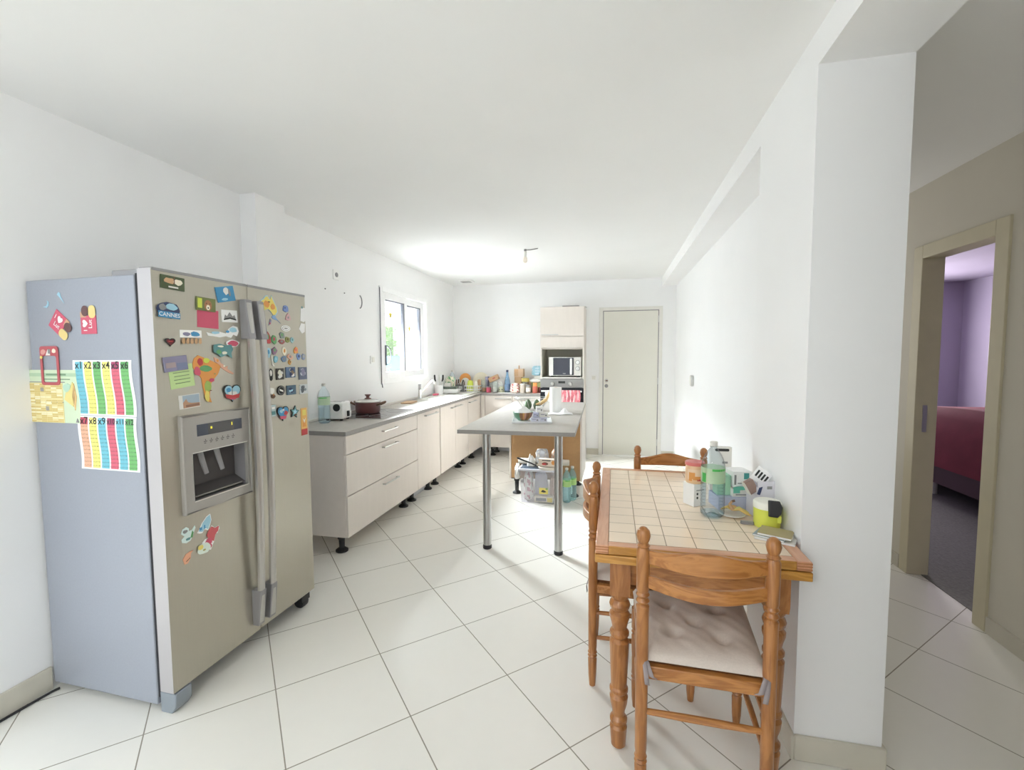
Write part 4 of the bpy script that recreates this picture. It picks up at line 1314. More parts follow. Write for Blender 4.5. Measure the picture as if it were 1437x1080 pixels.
stick('map_magnet', 'pale blue northern map puzzle magnet', NAM, 0.306, 1.538,
      [(M_WHITE, norm([(0, 2), (2, 1.4), (4, 2.2), (6, 1.6), (7, 3.4), (8.6, 4.6), (10, 4), (10.4, 2.4), (9.6, 0.6), (8.4, 1.2), (7.6, 0), (6, 0.6), (4, 0.2), (2, 0.6), (0.4, 0.8)], 0.168, 0.056)), (M_SKY, poly(23, 10, 0.04, 0.022, 0.3, 0.052, 0.008)), (M_SKY, poly(24, 10, 0.04, 0.012, 0.3, -0.04, -0.006)), (M_BLUE, poly(25, 8, 0.02, 0.012, 0.3, 0.022, 0.0))], R(-2), th=0.002)
stick('map_magnet', 'pink map puzzle magnet right of the teal map piece', NAM, 0.352, 1.487, [(M_WHITE, poly(26, 12, 0.07, 0.034, 0.25)), (M_PINK, poly(27, 12, 0.06, 0.026, 0.25))], 0, th=0.002, off=0.003)
stick('map_magnet', 'teal map puzzle magnet above the orange strip piece', NAM, 0.300, 1.452,
      [(M_TEAL, norm([(0, 3), (3, 3.4), (6, 3), (9, 3.4), (10, 2), (9, 1), (9.4, -0.6), (8.4, -0.2), (7, 0.4), (5, 0), (3.6, -0.4), (1.6, 0.6), (0, 1)], 0.1, 0.062)), (M_CREAM, poly(29, 9, 0.032, 0.009, 0.3, -0.016, 0.02)), (M_CREAM, poly(30, 9, 0.026, 0.014, 0.3, 0.004, -0.008)), (M_GREEN, poly(31, 9, 0.026, 0.02, 0.3, -0.026, -0.004))], R(2), th=0.002, off=0.005)
stick('map_magnet', 'orange tapering map puzzle magnet below the teal piece', NAM, 0.302, 1.386,
      [(C('salmon', 226, 164, 134), norm([(0, 5), (2, 4.6), (3.4, 3), (4.6, 2.6), (5.4, 1.6), (7, 2), (6.6, 1), (8, 0.4), (10, -0.6), (9.6, -1), (7.4, -0.4), (5.6, 0.4), (3.6, 1.4), (1.6, 3), (0.6, 3.4)], 0.1, 0.078)), (M_ORANGE, poly(33, 8, 0.012, 0.012, 0.3, -0.032, 0.024)), (M_CREAM, poly(34, 8, 0.010, 0.008, 0.3, 0.0, 0.0))], 0, th=0.002)
SAP = norm([(0, 7.4), (0.6, 9), (2, 10), (3.4, 9.4), (5, 8.6), (6.4, 8), (8.4, 7), (10, 6.2), (9.4, 4.6), (8.6, 3), (7, 1.4), (6, 0.2), (5.4, -2), (5, -4.4), (5.6, -6.6), (4.4, -6.2), (3.4, -4), (2.8, -1), (2.6, 2), (1.4, 4), (0, 5.8)], 0.134, 0.204)
stick('map_magnet', 'tall colourful southern continent map magnet', NAM, 0.221, 1.333,
      [(M_ORANGE, SAP), (M_GREEN, poly(36, 11, 0.06, 0.028, 0.3, -0.008, 0.045)), (M_PINK, poly(37, 11, 0.03, 0.04, 0.3, -0.05, 0.036)), (M_RED, poly(38, 10, 0.026, 0.032, 0.3, -0.034, 0.074)), (C('lime_leaf', 160, 190, 80), poly(39, 10, 0.034, 0.05, 0.3, -0.006, -0.032)), (M_YEL, poly(40, 10, 0.022, 0.05, 0.3, -0.014, -0.072)), (M_LIME, poly(41, 9, 0.03, 0.022, 0.3, -0.004, 0.078)), (M_PINK, poly(42, 9, 0.024, 0.016, 0.3, 0.014, -0.006)), (M_DARKRED, rect(0.01, 0.003, 0.004, -0.05)), (M_GREEN, rect(0.008, 0.003, 0.03, 0.02))], R(-2), th=0.002)
stick('paper_note', 'light green handwritten note under the grey violet photo', 'note', 0.102, 1.350, [(C('note_green', 190, 222, 140), rect(0.104, 0.092))] +
      [(C('note_ink', 130, 160, 110), rect(0.07 - 0.006 * (k % 2), 0.003, 0.0, 0.016 - k * 0.014)) for k in range(4)], R(-6), th=0.0008)
stick('photo_magnet', 'grey violet landscape photo magnet holding green note', 'magnet', 0.077, 1.401,
      [(M_PURP, rect(0.098, 0.058)), (C('mauve', 172, 150, 150), rect(0.04, 0.02, -0.022, -0.004)), (C('grey_blue_sea', 122, 132, 168), rect(0.042, 0.026, 0.024, -0.012))], R(-6), off=0.0015)
stick('photo_magnet', 'photo magnet of reddish rocks below the green note', 'magnet', 0.129, 1.247,
      [(M_OFFW, rect(0.09, 0.056)), (C('dusk_sky', 160, 180, 196), rect(0.074, 0.05, 0.006, 0)), (C('rock_tan', 190, 140, 104), norm([(0, 0), (0, 3), (2, 5), (3, 3), (5, 2.4), (10, 2), (10, 0)], 0.074, 0.036, 0.006, -0.007)), (C('rock_brown', 150, 104, 80), rect(0.06, 0.010, 0.01, -0.018))], R(-3))
stick('heart_magnet', 'blue and red heart shaped city magnet on freezer door', 'magnet', 0.337, 1.262,
      [(M_INK, heart(0.092, 0.078)), (M_SKY, heart(0.084, 0.070)), (M_OFFW, poly(46, 12, 0.05, 0.02, 0.3, 0, 0.0)), (M_BLUE, poly(47, 9, 0.024, 0.02, 0.3, -0.022, 0.016)), (M_RED, norm([(-4, 0.5), (0, 0), (4, 0.5), (3.4, -1), (0, -1.4), (-3.4, -1)], 0.078, 0.024, 0, -0.014)), (M_PINK, rect(0.03, 0.008, 0, -0.024)), (M_GRY, rect(0.004, 0.03, -0.004, 0.008))], R(2), th=0.006)
# fridge door
AUS = norm([(0, 3), (0.4, 5.4), (2, 6.4), (3, 7.8), (4.4, 8.2), (5, 7.2), (6, 6.6), (6.6, 8.6), (7.4, 7), (8.6, 5), (9.8, 3), (10, 1), (8.8, -0.8), (7.4, -1), (6, 0.8), (4.6, 1.8), (3, 1.4), (1.4, 0.4)], 0.106, 0.094)
stick('map_magnet', 'orange island continent map magnet with blue outline', NAM, 0.580, 1.682, [(M_SKY, [(x * 1.1, z * 1.1) for x, z in AUS]), (M_YEL, AUS), (M_ORANGE, poly(50, 10, 0.04, 0.034, 0.3, -0.016, 0.004)), (M_ORANGE, poly(51, 10, 0.03, 0.03, 0.3, 0.024, -0.006)), (M_BROWN, rect(0.014, 0.005, 0.0, 0.016))], 0, th=0.002)
stick('letter_magnet', 'blue block letter magnet in upper part of fridge door', 'letter magnet', 0.694, 1.675, [(C('periwinkle', 112, 140, 206), poly(52, 8, 0.038, 0.036, 0.4)), (M_NAVY, ell(0.008, 0.008, -0.006, 0.004))], 0)
stick('letter_magnet', 'dusty pink letter magnet under the blue block letter', 'letter magnet', 0.710, 1.631, [(C('dusty_pink', 206, 156, 160), star(0.046, 0, 0, 3, 0.7)), (M_GRY, ell(0.012, 0.012))], 0)
stick('map_magnet', 'small purple triangle map magnet near the handles', NAM, 0.584, 1.598, [(M_PURP, norm([(0, 0), (1, 2.4), (2, 2), (1.4, 0.6)], 0.022, 0.034)), (M_PINK, ell(0.008, 0.010, -0.002, -0.006))], 0, th=0.002)
stick('map_magnet', 'small sky blue streak map magnet below orange continent', NAM, 0.625, 1.617, [(C('cornflower', 130, 172, 224), norm([(0, 2), (2, 3), (3, 1.6), (6, -1), (4, 0.4), (2, 0.6), (0.6, 1)], 0.06, 0.042))], 0, th=0.002)
stick('oval_magnet', 'white oval magnet with grey squiggle', 'magnet', 0.690, 1.573, [(M_WHITE, ell(0.066, 0.032)), (M_GRY, ell(0.052, 0.022)), (M_WHITE, ell(0.046, 0.018)), (M_GRY, poly(55, 9, 0.03, 0.007, 0.4))], 0)
stick('paper_slip', 'upper white paper slip clipped at right edge of fridge door', 'paper', 0.828, 1.655, [(M_PAPER, norm([(0, 0), (0.4, 5), (3, 5.4), (3.4, 0.4), (2, -0.4)], 0.044, 0.08)), (M_TEAL, ell(0.012, 0.014, -0.006, 0.04))], 0, th=0.001)
stick('paper_slip', 'lower curled white paper slip at right edge of fridge door', 'paper', 0.816, 1.580, [(M_PAPER, norm([(0, 1), (1, 4), (3, 4), (3, 0), (1.6, -1)], 0.046, 0.056))], R(5), th=0.001)
ROW = [('red and green', M_RED, 0.565, 1.520, 0.03, 0.06, M_GREEN), ('green and pink', M_GREEN, 0.605, 1.511, 0.034, 0.046, M_PINK), ('grey', C('slate', 132, 146, 140), 0.660, 1.536, 0.038, 0.032, M_GREEN),
       ('dark red', C('brick', 176, 90, 92), 0.657, 1.502, 0.044, 0.026, M_GRY), ('olive', C('olive', 150, 156, 80), 0.700, 1.514, 0.028, 0.03, M_BROWN), ('pale teal', C('pale_teal', 150, 196, 204), 0.735, 1.513, 0.028, 0.032, M_TEAL),
       ('light blue zigzag', M_SKY, 0.565, 1.445, 0.034, 0.05, M_BLUE), ('plum', C('plum', 150, 110, 140), 0.606, 1.456, 0.038, 0.04, M_GREEN), ('cream and orange', M_CREAM, 0.673, 1.453, 0.032, 0.044, M_ORANGE),
       ('steel blue', C('steel_blue', 110, 140, 176), 0.668, 1.413, 0.036, 0.032, M_GRY), ('orange', M_ORANGE, 0.759, 1.460, 0.03, 0.036, M_PINK), ('peach', C('peach', 226, 168, 140), 0.714, 1.424, 0.042, 0.03, M_GRY),
       ('amber', C('amber', 220, 160, 70), 0.712, 1.396, 0.024, 0.028, M_BROWN), ('blue', C('soft_blue', 120, 150, 210), 0.780, 1.425, 0.032, 0.036, M_NAVY), ('grey blue ring', C('grey_blue', 140, 156, 190), 0.818, 1.424, 0.028, 0.034, M_INOX), ('turquoise', C('turquoise', 120, 190, 214), 0.612, 1.413, 0.03, 0.034, M_SKY)]
for k, (nm, m, u, z, w_, h_, m2) in enumerate(ROW):
    stick('letter_magnet', '%s letter magnet in the %s jumble row on fridge door' % (nm, 'upper' if k < 6 else 'lower'), 'letter magnet', u, z,
          [(m, poly(60 + k, 9, w_, h_, 0.45)), (m2, poly(90 + k, 7, w_ * 0.4, h_ * 0.45, 0.3, 0, h_ * 0.08))], R(8 * ((k % 3) - 1)))
stick('letter_magnet', 'thin white hook letter magnet near the handles', 'letter magnet', 0.590, 1.405, [(M_OFFW, norm([(0, 3), (1, 3), (1.4, 0), (2.4, -0.6), (2, -1), (0.8, -0.6)], 0.02, 0.06))], 0)
stick('figure_magnet', 'black and white scroll magnet beside the fridge handle', 'magnet', 0.572, 1.336, [(M_INK, poly(110, 12, 0.03, 0.062, 0.5)), (M_OFFW, poly(111, 9, 0.016, 0.03, 0.4, 0.002, 0.008))], 0)
SQ = [('dark checkered square', 0.637, 1.337, 0.05, 0.058, [C('dark_umber', 70, 62, 56), M_OFFW, M_CREAM, M_OFFW]), ('blue building photo', 0.713, 1.343, 0.068, 0.056, [C('photo_blue', 84, 110, 146), M_OFFW, C('photo_brown', 130, 104, 80), M_NAVY]),
      ('grey statue photo', 0.808, 1.334, 0.062, 0.068, [C('photo_slate', 100, 110, 136), C('photo_pale', 186, 190, 204), M_PURP]), ('blue harbour photo', 0.715, 1.249, 0.066, 0.05, [C('photo_teal', 84, 116, 140), M_SKY, M_NAVY]),
      ('white framed grey square', 0.810, 1.247, 0.06, 0.052, [C('photo_frame', 206, 212, 214), C('photo_grey', 130, 140, 150), C('photo_dark', 90, 96, 104)])]
for k, (nm, u, z, w_, h_, ms) in enumerate(SQ):
    stick('photo_magnet', nm + ' magnet in the square magnet rows on fridge door', 'magnet', u, z, [(ms[0], rect(w_, h_))] + blobs(ms[1:], 120 + k, w_, h_, 6, 0.026), 0, th=0.005)
stick('round_magnet', 'round dark magnet in the square magnet rows', 'magnet', 0.639, 1.252, [(M_INK, ell(0.05, 0.05)), (M_GRY, ell(0.042, 0.042)), (M_INK, ell(0.036, 0.036)), (M_OFFW, norm([(0, 1), (3, 0), (3, -1), (0, 0)], 0.024, 0.018))], 0, th=0.005)
stick('figure_magnet', 'brown and white animal figure magnet by the handle', 'magnet', 0.580, 1.242, [(M_OFFW, poly(131, 10, 0.03, 0.034, 0.4, -0.004, 0.012)), (M_BROWN, poly(132, 10, 0.032, 0.022, 0.4, 0.004, -0.016)), (M_ORANGE, ell(0.01, 0.008, 0.006, -0.008))], 0)
stick('photo_magnet', 'pale blue photo magnet half behind the fridge handle', 'magnet', 0.580, 1.154, [(C('pale_aqua', 176, 206, 210), rect(0.034, 0.058)), (M_TEAL, rect(0.026, 0.018, 0, -0.012)), (M_WHITE, rect(0.02, 0.012, 0, 0.014))], 0)
stick('heart_magnet', 'blue and pink heart magnet on lower fridge door', 'magnet', 0.645, 1.131, [(M_INK, heart(0.082, 0.076)), (M_BLUE, heart(0.074, 0.068)), (M_SKY, poly(135, 9, 0.022, 0.02, 0.3, -0.014, 0.014)), (M_RED, poly(136, 9, 0.03, 0.024, 0.3, 0.018, 0.002)), (M_PINK, norm([(-3, 0), (3, 0), (2, -1), (-2, -1)], 0.05, 0.016, 0, -0.02)), (M_WHITE, ell(0.014, 0.012, 0.0, 0.02))], R(2), th=0.006)
stick('star_magnet', 'blue star shaped magnet on lower fridge door', 'magnet', 0.732, 1.129, [(M_INK, star(0.07)), (M_TEAL, star(0.062)), (M_SKY, star(0.034)), (M_BROWN, poly(138, 8, 0.02, 0.012, 0.3, 0.006, -0.014))], R(10), th=0.006)
stick('bookmark_magnet', 'tall orange and red bookmark magnet at fridge door edge', 'magnet', 0.807, 1.067, [(C('amber_card', 240, 180, 84), rect(0.048, 0.15)), (M_RED, rect(0.048, 0.034, 0, -0.058)), (M_ORANGE, norm([(-1, 0), (0, 2), (1, 0)], 0.03, 0.05, 0, -0.004)), (M_CREAM, norm([(-1, 2), (0, 0), (1, 2), (0, 1.2)], 0.026, 0.03, 0, 0.006)), (M_YEL, rect(0.03, 0.03, 0, 0.05))], 0, th=0.002)
# lower map pieces
stick('map_magnet', 'blue northern map piece low on the freezer door', NAM, 0.168, 0.720, [(M_WHITE, norm([(0, 0), (1, 1), (2, 3), (4, 5), (5.6, 5.6), (6, 3), (5.4, 1.4), (4.4, -0.6), (3, 0.4), (2, -0.8), (1, -0.6)], 0.07, 0.07)), (M_SKY, norm([(0, 0), (1, 1), (2, 3), (4, 5), (5.6, 5.6), (6, 3), (5.4, 1.4), (4.4, -0.6), (3, 0.4), (2, -0.8), (1, -0.6)], 0.06, 0.06, 0.002, 0.001)), (M_BLUE, rect(0.012, 0.012, -0.018, -0.014)), (M_BLUE, rect(0.006, 0.016, 0.0, -0.012))], 0, th=0.002)
stick('map_magnet', 'white two lobed map piece low on the freezer door', NAM, 0.095, 0.704, [(C('pale_mint', 208, 230, 226), norm([(0, 3), (1, 4.6), (3, 5), (4.4, 4), (4.2, 3), (6, 3), (7.6, 4.4), (8, 3.4), (6.6, 1), (5, -1), (2.6, -1.4), (0.4, -0.6), (0.2, 0.6), (1.8, 1.6)], 0.064, 0.066)), (M_GRY, poly(142, 9, 0.022, 0.014, 0.3, -0.014, 0.016)), (M_GREEN, norm([(0, 0), (2, 3), (3, 2), (2, 0)], 0.016, 0.028, 0.014, -0.004)), (M_TEAL, poly(143, 8, 0.02, 0.01, 0.3, -0.004, -0.018))], 0, th=0.002)
stick('map_magnet', 'red and pink map piece low on the freezer door', NAM, 0.197, 0.650, [(M_WHITE, norm([(2, 0), (0, 3), (1.4, 4), (3, 4), (4, 5), (3.6, 7), (5, 8.4), (6.4, 7), (8.6, 7.2), (8.8, 6), (7.6, 4.4), (6.6, 4.6), (6, 2), (5, 0.6), (4, -1)], 0.086, 0.104)), (C('coral_red', 214, 84, 88), norm([(0, 0), (-1, 2), (0, 3.6), (1.2, 4.4), (2.6, 3.4), (4.4, 3.6), (4, 2), (2.6, 1), (2, -1)], 0.062, 0.068, 0.010, 0.014)), (M_PINK, poly(145, 10, 0.034, 0.032, 0.3, -0.014, -0.012)), (M_PINK, poly(146, 9, 0.016, 0.022, 0.3, -0.006, -0.034))], 0, th=0.002)
stick('map_magnet', 'yellow and white scalloped map piece low on freezer door', NAM, 0.160, 0.618, [(C('mint_white', 214, 228, 214), poly(147, 11, 0.062, 0.044, 0.3)), (M_YEL, poly(148, 8, 0.026, 0.02, 0.3, -0.016, 0.010)), (C('khaki', 170, 164, 90), poly(149, 7, 0.014, 0.008, 0.3, 0.0, -0.006))], 0, th=0.002, off=0.003)
stick('map_magnet', 'small orange map piece lowest on the freezer door', NAM, 0.089, 0.609, [(C('apricot', 240, 168, 128), norm([(0, 2), (2, 4), (5, 4.6), (7, 4.4), (5.4, 3.4), (5, 1), (3, -1), (1, -1)], 0.047, 0.045)), (M_BROWN, norm([(0, 0), (3, 2), (3, 1.4), (0.4, -0.4)], 0.02, 0.012, -0.002, -0.008))], 0, th=0.002)

# side of the refrigerator
CANDY_RED = C('candy_card_red', 226, 84, 112)
CHOC = C('chocolate', 110, 72, 72)
CARD = [(CANDY_RED, rect(0.08, 0.072, 0, -0.018)), (C('sweet_tan', 214, 160, 120), rect(0.03, 0.022, -0.025, 0.022)), (CHOC, ell(0.036, 0.042, -0.016, 0.036)), (C('sweet_yellow', 232, 204, 120), rrect(0.036, 0.05, 0.016, 0.022, 0.032))]
WORDS = [(M_WHITE, 'I \u2665', 0.026, -0.014, -0.020, 90), (M_WHITE, 'Lut', 0.026, 0.012, -0.016, 90)]
stick('candy_magnet', 'tilted red card magnet with chocolate and yellow sweet', 'magnet', 0.184, 1.556, CARD, R(128), side=True, th=0.002, txt=WORDS)
stick('candy_magnet', 'upright red card magnet with chocolate and yellow sweet', 'magnet', 0.333, 1.573, CARD, 0, side=True, th=0.002, txt=WORDS)
stick('crescent_sticker', 'small pale blue crescent sticker on refrigerator side', 'sticker', 0.108, 1.642, [(M_SKY, norm([(0, 0), (2, 0.4), (3, 2), (2.6, 3.4), (3.8, 2.4), (3.6, 0.6), (2.4, -0.6)], 0.034, 0.03))], 0, side=True, th=0.001)
stick('comet_sticker', 'small pale blue comet sticker on refrigerator side', 'sticker', 0.190, 1.665, [(M_SKY, norm([(0, 3), (1, 4), (2, 3.6), (2.2, 2.4), (4, -0.6), (1.4, 2)], 0.036, 0.046))], 0, side=True, th=0.001)
CALP = C('calendar_green_paper', 206, 226, 190)
CALY = C('calendar_yellow', 236, 220, 150)
cal = [(CALP, rect(0.28, 0.216)), (C('calendar_band', 176, 210, 170), rect(0.26, 0.014, 0, 0.088)), (C('calendar_ink', 120, 160, 120), rect(0.11, 0.007, 0.02, 0.089)), (C('calendar_ink', 120, 160, 120), rect(0.15, 0.004, 0.02, 0.070))]
cal += [(CALY, rect(0.19, 0.082, -0.042, 0.014)), (CALY, rect(0.19, 0.088, -0.042, -0.064)), (M_GREYP, rect(0.2, 0.003, -0.035, 0.058)), (M_GREYP, rect(0.19, 0.003, -0.042, -0.024))]
rnd = random.Random(9)
for c in range(6):
    for q in range(11):
        for s, zb in ((0, 0.048), (1, -0.030)):
            if rnd.random() < 0.75:
                cal.append((C('calendar_ochre', 222, 196, 110) if rnd.random() < 0.7 else C('calendar_cream', 244, 236, 196), rect(0.028, 0.0056, -0.12 + c * 0.031, zb - q * 0.0073)))
cal += [(C('calendar_grey', 176, 180, 190), rect(0.018, 0.016, -0.06, 0.028)), (C('calendar_grey', 176, 180, 190), rect(0.018, 0.018, -0.036, -0.05)),
        (C('calendar_map_yellow', 234, 214, 120), norm([(0, 0), (1, 2), (3, 3), (4, 5), (5, 3), (5, 0), (4, -2), (2, -1)], 0.06, 0.1, 0.09, 0.01)), (C('calendar_map_orange', 236, 190, 120), norm([(0, 0), (1, 2), (2, 0), (1, -2)], 0.024, 0.11, 0.116, 0.0)), (C('calendar_map_green', 176, 216, 190), poly(150, 9, 0.04, 0.036, 0.3, 0.076, 0.036)), (M_GREYP, norm([(0, 0), (1, 2), (2, 0)], 0.014, 0.016, 0.124, -0.096))]
# keep the stack of printed layers thin
mb = MB()
for k, (m, pts) in enumerate(cal):
    mb.mat(m)
    mb.prism(pts, -0.0008 - (0.0 if k == 0 else 0.00025 * (1 + min(k, 8))), 0.0 if k == 0 else -0.0008, 'y')
tag(mb.build('wall_calendar', loc=fpos(-0.655 + 0.117, -0.0005, 1.269), rot=(0, 0, FA), smooth=0), 'pale green and yellow school calendar sheet on refrigerator side', 'calendar')
fr_out = rrect(0.102, 0.158, 0.012)
fr_in = rrect(0.078, 0.108, 0.010, 0.0, -0.014)
mb = MB(C('frame_red', 206, 84, 92))
n = len(fr_out)
vs = [(x, -0.0045, z) for x, z in fr_out] + [(x, -0.0045, z) for x, z in fr_in] + [(x, -0.0025, z) for x, z in fr_out] + [(x, -0.0025, z) for x, z in fr_in]
fs = []
for k in range(n):
    j = (k + 1) % n
    fs += [(k, j, n + j, n + k), (2 * n + k, 3 * n + k, 3 * n + j, 2 * n + j), (k, 2 * n + k, 2 * n + j, j), (n + k, n + j, 3 * n + j, 3 * n + k)]
mb.add(vs, fs)
for k, (m, p) in enumerate(((C('frame_rose', 226, 150, 140), poly(160, 9, 0.03, 0.022, 0.3, -0.03, 0.056)), (M_OFFW, norm([(-1, 0), (0, 2), (1, 0)], 0.026, 0.024, -0.004, 0.054)), (M_CREAM, poly(161, 8, 0.02, 0.018, 0.3, 0.03, 0.06)), (M_GRY, rect(0.012, 0.018, 0.004, 0.058)), (M_YEL, poly(162, 7, 0.014, 0.012, 0.3, -0.042, 0.034)))):
    mb.mat(m).prism(p, -0.0052 - 0.0002 * k, -0.0045, 'y')
tag(mb.build('photo_frame_magnet', loc=fpos(-0.655 + 0.111, -0.0005, 1.394), rot=(0, 0, FA), smooth=0), 'red magnetic picture frame overlapping the calendar sheet', 'frame')

# times table posters
SB, SY, SG, SR, SO = C('strip_blue', 104, 200, 222), C('strip_yellow', 246, 238, 110), C('strip_green', 110, 196, 104), C('strip_red', 238, 98, 122), C('strip_orange', 246, 180, 142)
HR, HG, HM = C('strip_head_red', 214, 74, 96), C('strip_head_green', 84, 170, 88), C('strip_head_magenta', 186, 64, 110)


def poster(label, u, z, first, body, heads, w_, h_, lean):
    mb = MB(M_PAPER)
    nz = 14

    def wav(v):
        return 0.006 * math.sin(v * 5.2 + 0.6) + lean * (0.5 - v)
    mb.grid(lambda a, b: ((a - 0.5) * w_ + wav(b), 0, (b - 0.5) * h_), 6, nz)
    cw = w_ * 0.93 / 6
    for c in range(6):
        xc = -w_ * 0.93 / 2 + cw * (c + 0.5)
        mb.mat(body[c])
        mb.grid(lambda a, b: (xc + (a - 0.5) * cw * 0.84 + wav(0.03 + b * 0.94), -0.0003, (-0.47 + b * 0.94) * h_), 2, nz)
        mb.mat(heads[c])
        mb.grid(lambda a, b: (xc + (a - 0.5) * cw * 0.84 + wav(0.84 + b * 0.13), -0.0005, (0.34 + b * 0.13) * h_), 2, 3)
        mb.mat(M_INK)
        mb.text('x%d' % (first + c), cw * (0.86 if first + c < 10 else 0.62), xc + wav(0.9), 0.405 * h_, -0.0008, bold=0.012)
        for q in range(11):
            v = 0.80 - q * 0.073
            mb.text('%d x %d = %d' % (q + 1, first + c, (q + 1) * (first + c)), 0.0082, xc + wav(v), (v - 0.5) * h_, -0.0008, res=1)
    return tag(mb.build('times_table_poster', loc=fpos(-0.655 + u, -0.0012, z), rot=(0, 0, FA), smooth=0), label, 'poster')


poster('upper times table sheet with bright columns x1 to x6', 0.391, 1.306, 1, [SB, SY, SG, SY, SR, SG], [SB, SY, HG, SY, HM, HG], 0.306, 0.220, 0.004)
poster('lower times table sheet with bright columns x7 to x12', 0.396, 1.086, 7, [SO, SY, SB, SR, SB, SG], [HR, SY, SB, HM, SB, HG], 0.306, 0.216, -0.004)


# ------------------------------------------------------------------ island
isl = MB(M_TOP).prism([(-1.088, 3.075), (-0.250, 3.095), (-0.300, 5.13), (-1.103, 5.13)], 0.871, 0.8995, 'z').mat(M_TOPEDGE)
for k in range(2, 6):
    isl.fm[k] = 1
t = tag(isl.build('island_worktop', bevel=0.002), 'large grey island worktop on two steel tube legs', 'worktop')
M_TUBE = M_STEELPIPE
for x in (-0.902, -0.374):
    l = MB(M_TUBE).lathe([(0.03, 0.028), (0.03, 0.862)], (x, 3.19, 0), 28).build('leg', t)
    MB(M_CHROME).lathe([(0.05, 0.862), (0.05, 0.8705)], (x, 3.19, 0), 24).build('mounting_plate', l)
    MB(M_BLACK).lathe([(0.029, 0), (0.033, 0.004), (0.033, 0.024), (0.03, 0.03)], (x, 3.19, 0), 24).build('foot_cap', l)
t = thing('island_cabinet', 'island base cabinet with bare brown hardboard back', 'cabinet', (-1.03, 4.50, 0))
IW = 0.735
IZ = 0.175
mb = MB(M_CARC)
mb.box(0, 0.018, -0.012, 0.58, IZ, 0.869).box(IW - 0.018, IW, -0.012, 0.58, IZ, 0.869).box(0.018, IW - 0.018, 0.01, 0.58, IZ, IZ + 0.018).box(0.018, IW - 0.018, 0.01, 0.58, 0.85, 0.869)
mb.build('carcass', t, bevel=0.001)
MB(M_HARD).box(0.019, IW - 0.019, 0.0, 0.008, IZ + 0.002, 0.866).build('back_panel', t)
MB(M_OFFW).box(0.25, 0.56, -0.02, -0.0005, 0.838, 0.866).build('batten', t, bevel=0.002)
MB(M_FRONT).box(0.002, IW - 0.002, 0.581, 0.598, IZ + 0.002, 0.866).build('door', t)
leg_feet(t, [(0.062, 0.07), (IW - 0.08, 0.07), (0.062, 0.5), (IW - 0.08, 0.5)], IZ)

# on the island
ZI = 0.900
MB_ = MB
tr = MB(mat('white_tray', S(226, 228, 230), 0.4))
tr.T = Matrix.Translation((-0.637, 3.60, ZI)) @ Matrix.Rotation(R(10), 4, 'Z')
tr.box(-0.155, 0.155, -0.14, 0.14, 0, 0.005)
for a in ((-0.155, 0.155, -0.14, -0.134), (-0.155, 0.155, 0.134, 0.14), (-0.155, -0.149, -0.134, 0.134), (0.149, 0.155, -0.134, 0.134)):
    tr.box(*a, 0.005, 0.013)
tag(tr.build('serving_tray', bevel=0.001), 'flat white tray near the front of the island', 'tray')
t = thing('fruit_bowl', 'green and brown bowl heaped with white paper on the tray', 'bowl', (-0.71, 3.60, ZI + 0.0052))
mb = MB(C('bowl_green', 96, 150, 116, 0.3)).lathe([(0.04, 0), (0.045, 0.004), (0.072, 0.03), (0.082, 0.066), (0.078, 0.066), (0.066, 0.03), (0.03, 0.008), (0.002, 0.008)], n=36)
ms = [C('bowl_brown', 150, 100, 60, 0.3), C('bowl_orange', 206, 146, 70, 0.3), C('bowl_rose', 196, 140, 120, 0.3)]
for m in ms:
    mb.mat(m)
for k, f in enumerate(mb.f[:-2]):
    i = k % 36
    if k // 36 in (1, 2) and 26 <= i <= 35:
        mb.fm[k] = 1 + ((i * 7) // 10) % 3
mb.build('bowl_body', t)


def crumple(name, label, cat, loc, w, d, h, m, seed, rz=0):
    r = random.Random(seed)
    ph = [r.uniform(0, 6.28) for _ in range(8)]
    mb = MB(m)

    def fn(u, v):
        a = 2 * PI * u
        rr = math.sin(PI * (0.03 + 0.97 * v) / 2 + PI / 2) if False else (1 - v)
        x = rr * math.cos(a)
        y = rr * math.sin(a)
        z = (1 - rr ** 2) ** 0.5 * (0.8 + 0.2 * math.sin(4 * x + ph[0]) * math.sin(5 * y + ph[1])) + 0.10 * math.sin(9 * x + ph[2]) * math.sin(8 * y + ph[3]) * (1 - rr)
        e = 1 + 0.08 * math.sin(5 * a + ph[4]) + 0.06 * math.sin(9 * a + ph[5])
        return (w / 2 * x * e, d / 2 * y * e, max(0.0, h * z))
    mb.grid(fn, 40, 10)
    mb.add([fn(k / 40, 0) for k in range(40)], [tuple(range(39, -1, -1))])
    return tag(mb.build(name, loc=loc, rot=(0, 0, rz), smooth=40), label, cat)


crumple('crumpled_paper', 'crumpled white paper heaped in the green bowl', 'paper', (-0.71, 3.60, ZI + 0.058), 0.138, 0.138, 0.058, M_PAPER, 5)
M_MED = mat('pale_lilac_card', S(206, 206, 222), 0.6)
GB = 'small medicine boxes piled on the island tray'


def small_box(label, x, y, z, rz, w, d, h, m=None, stripe=M_PURP):
    return carton(label, 'medicine_box', 'box', (x, y, z), rz, w, d, h, m or M_MED, None,
                  deco=lambda mb, w, d, h: mb.mat(stripe).box(-w * 0.35, w * 0.1, -d / 2 - 0.0006, -d / 2, h * 0.55, h * 0.68).mat(M_GRY).box(w * 0.15, w * 0.36, -d / 2 - 0.0006, -d / 2, h * 0.25, h * 0.6))


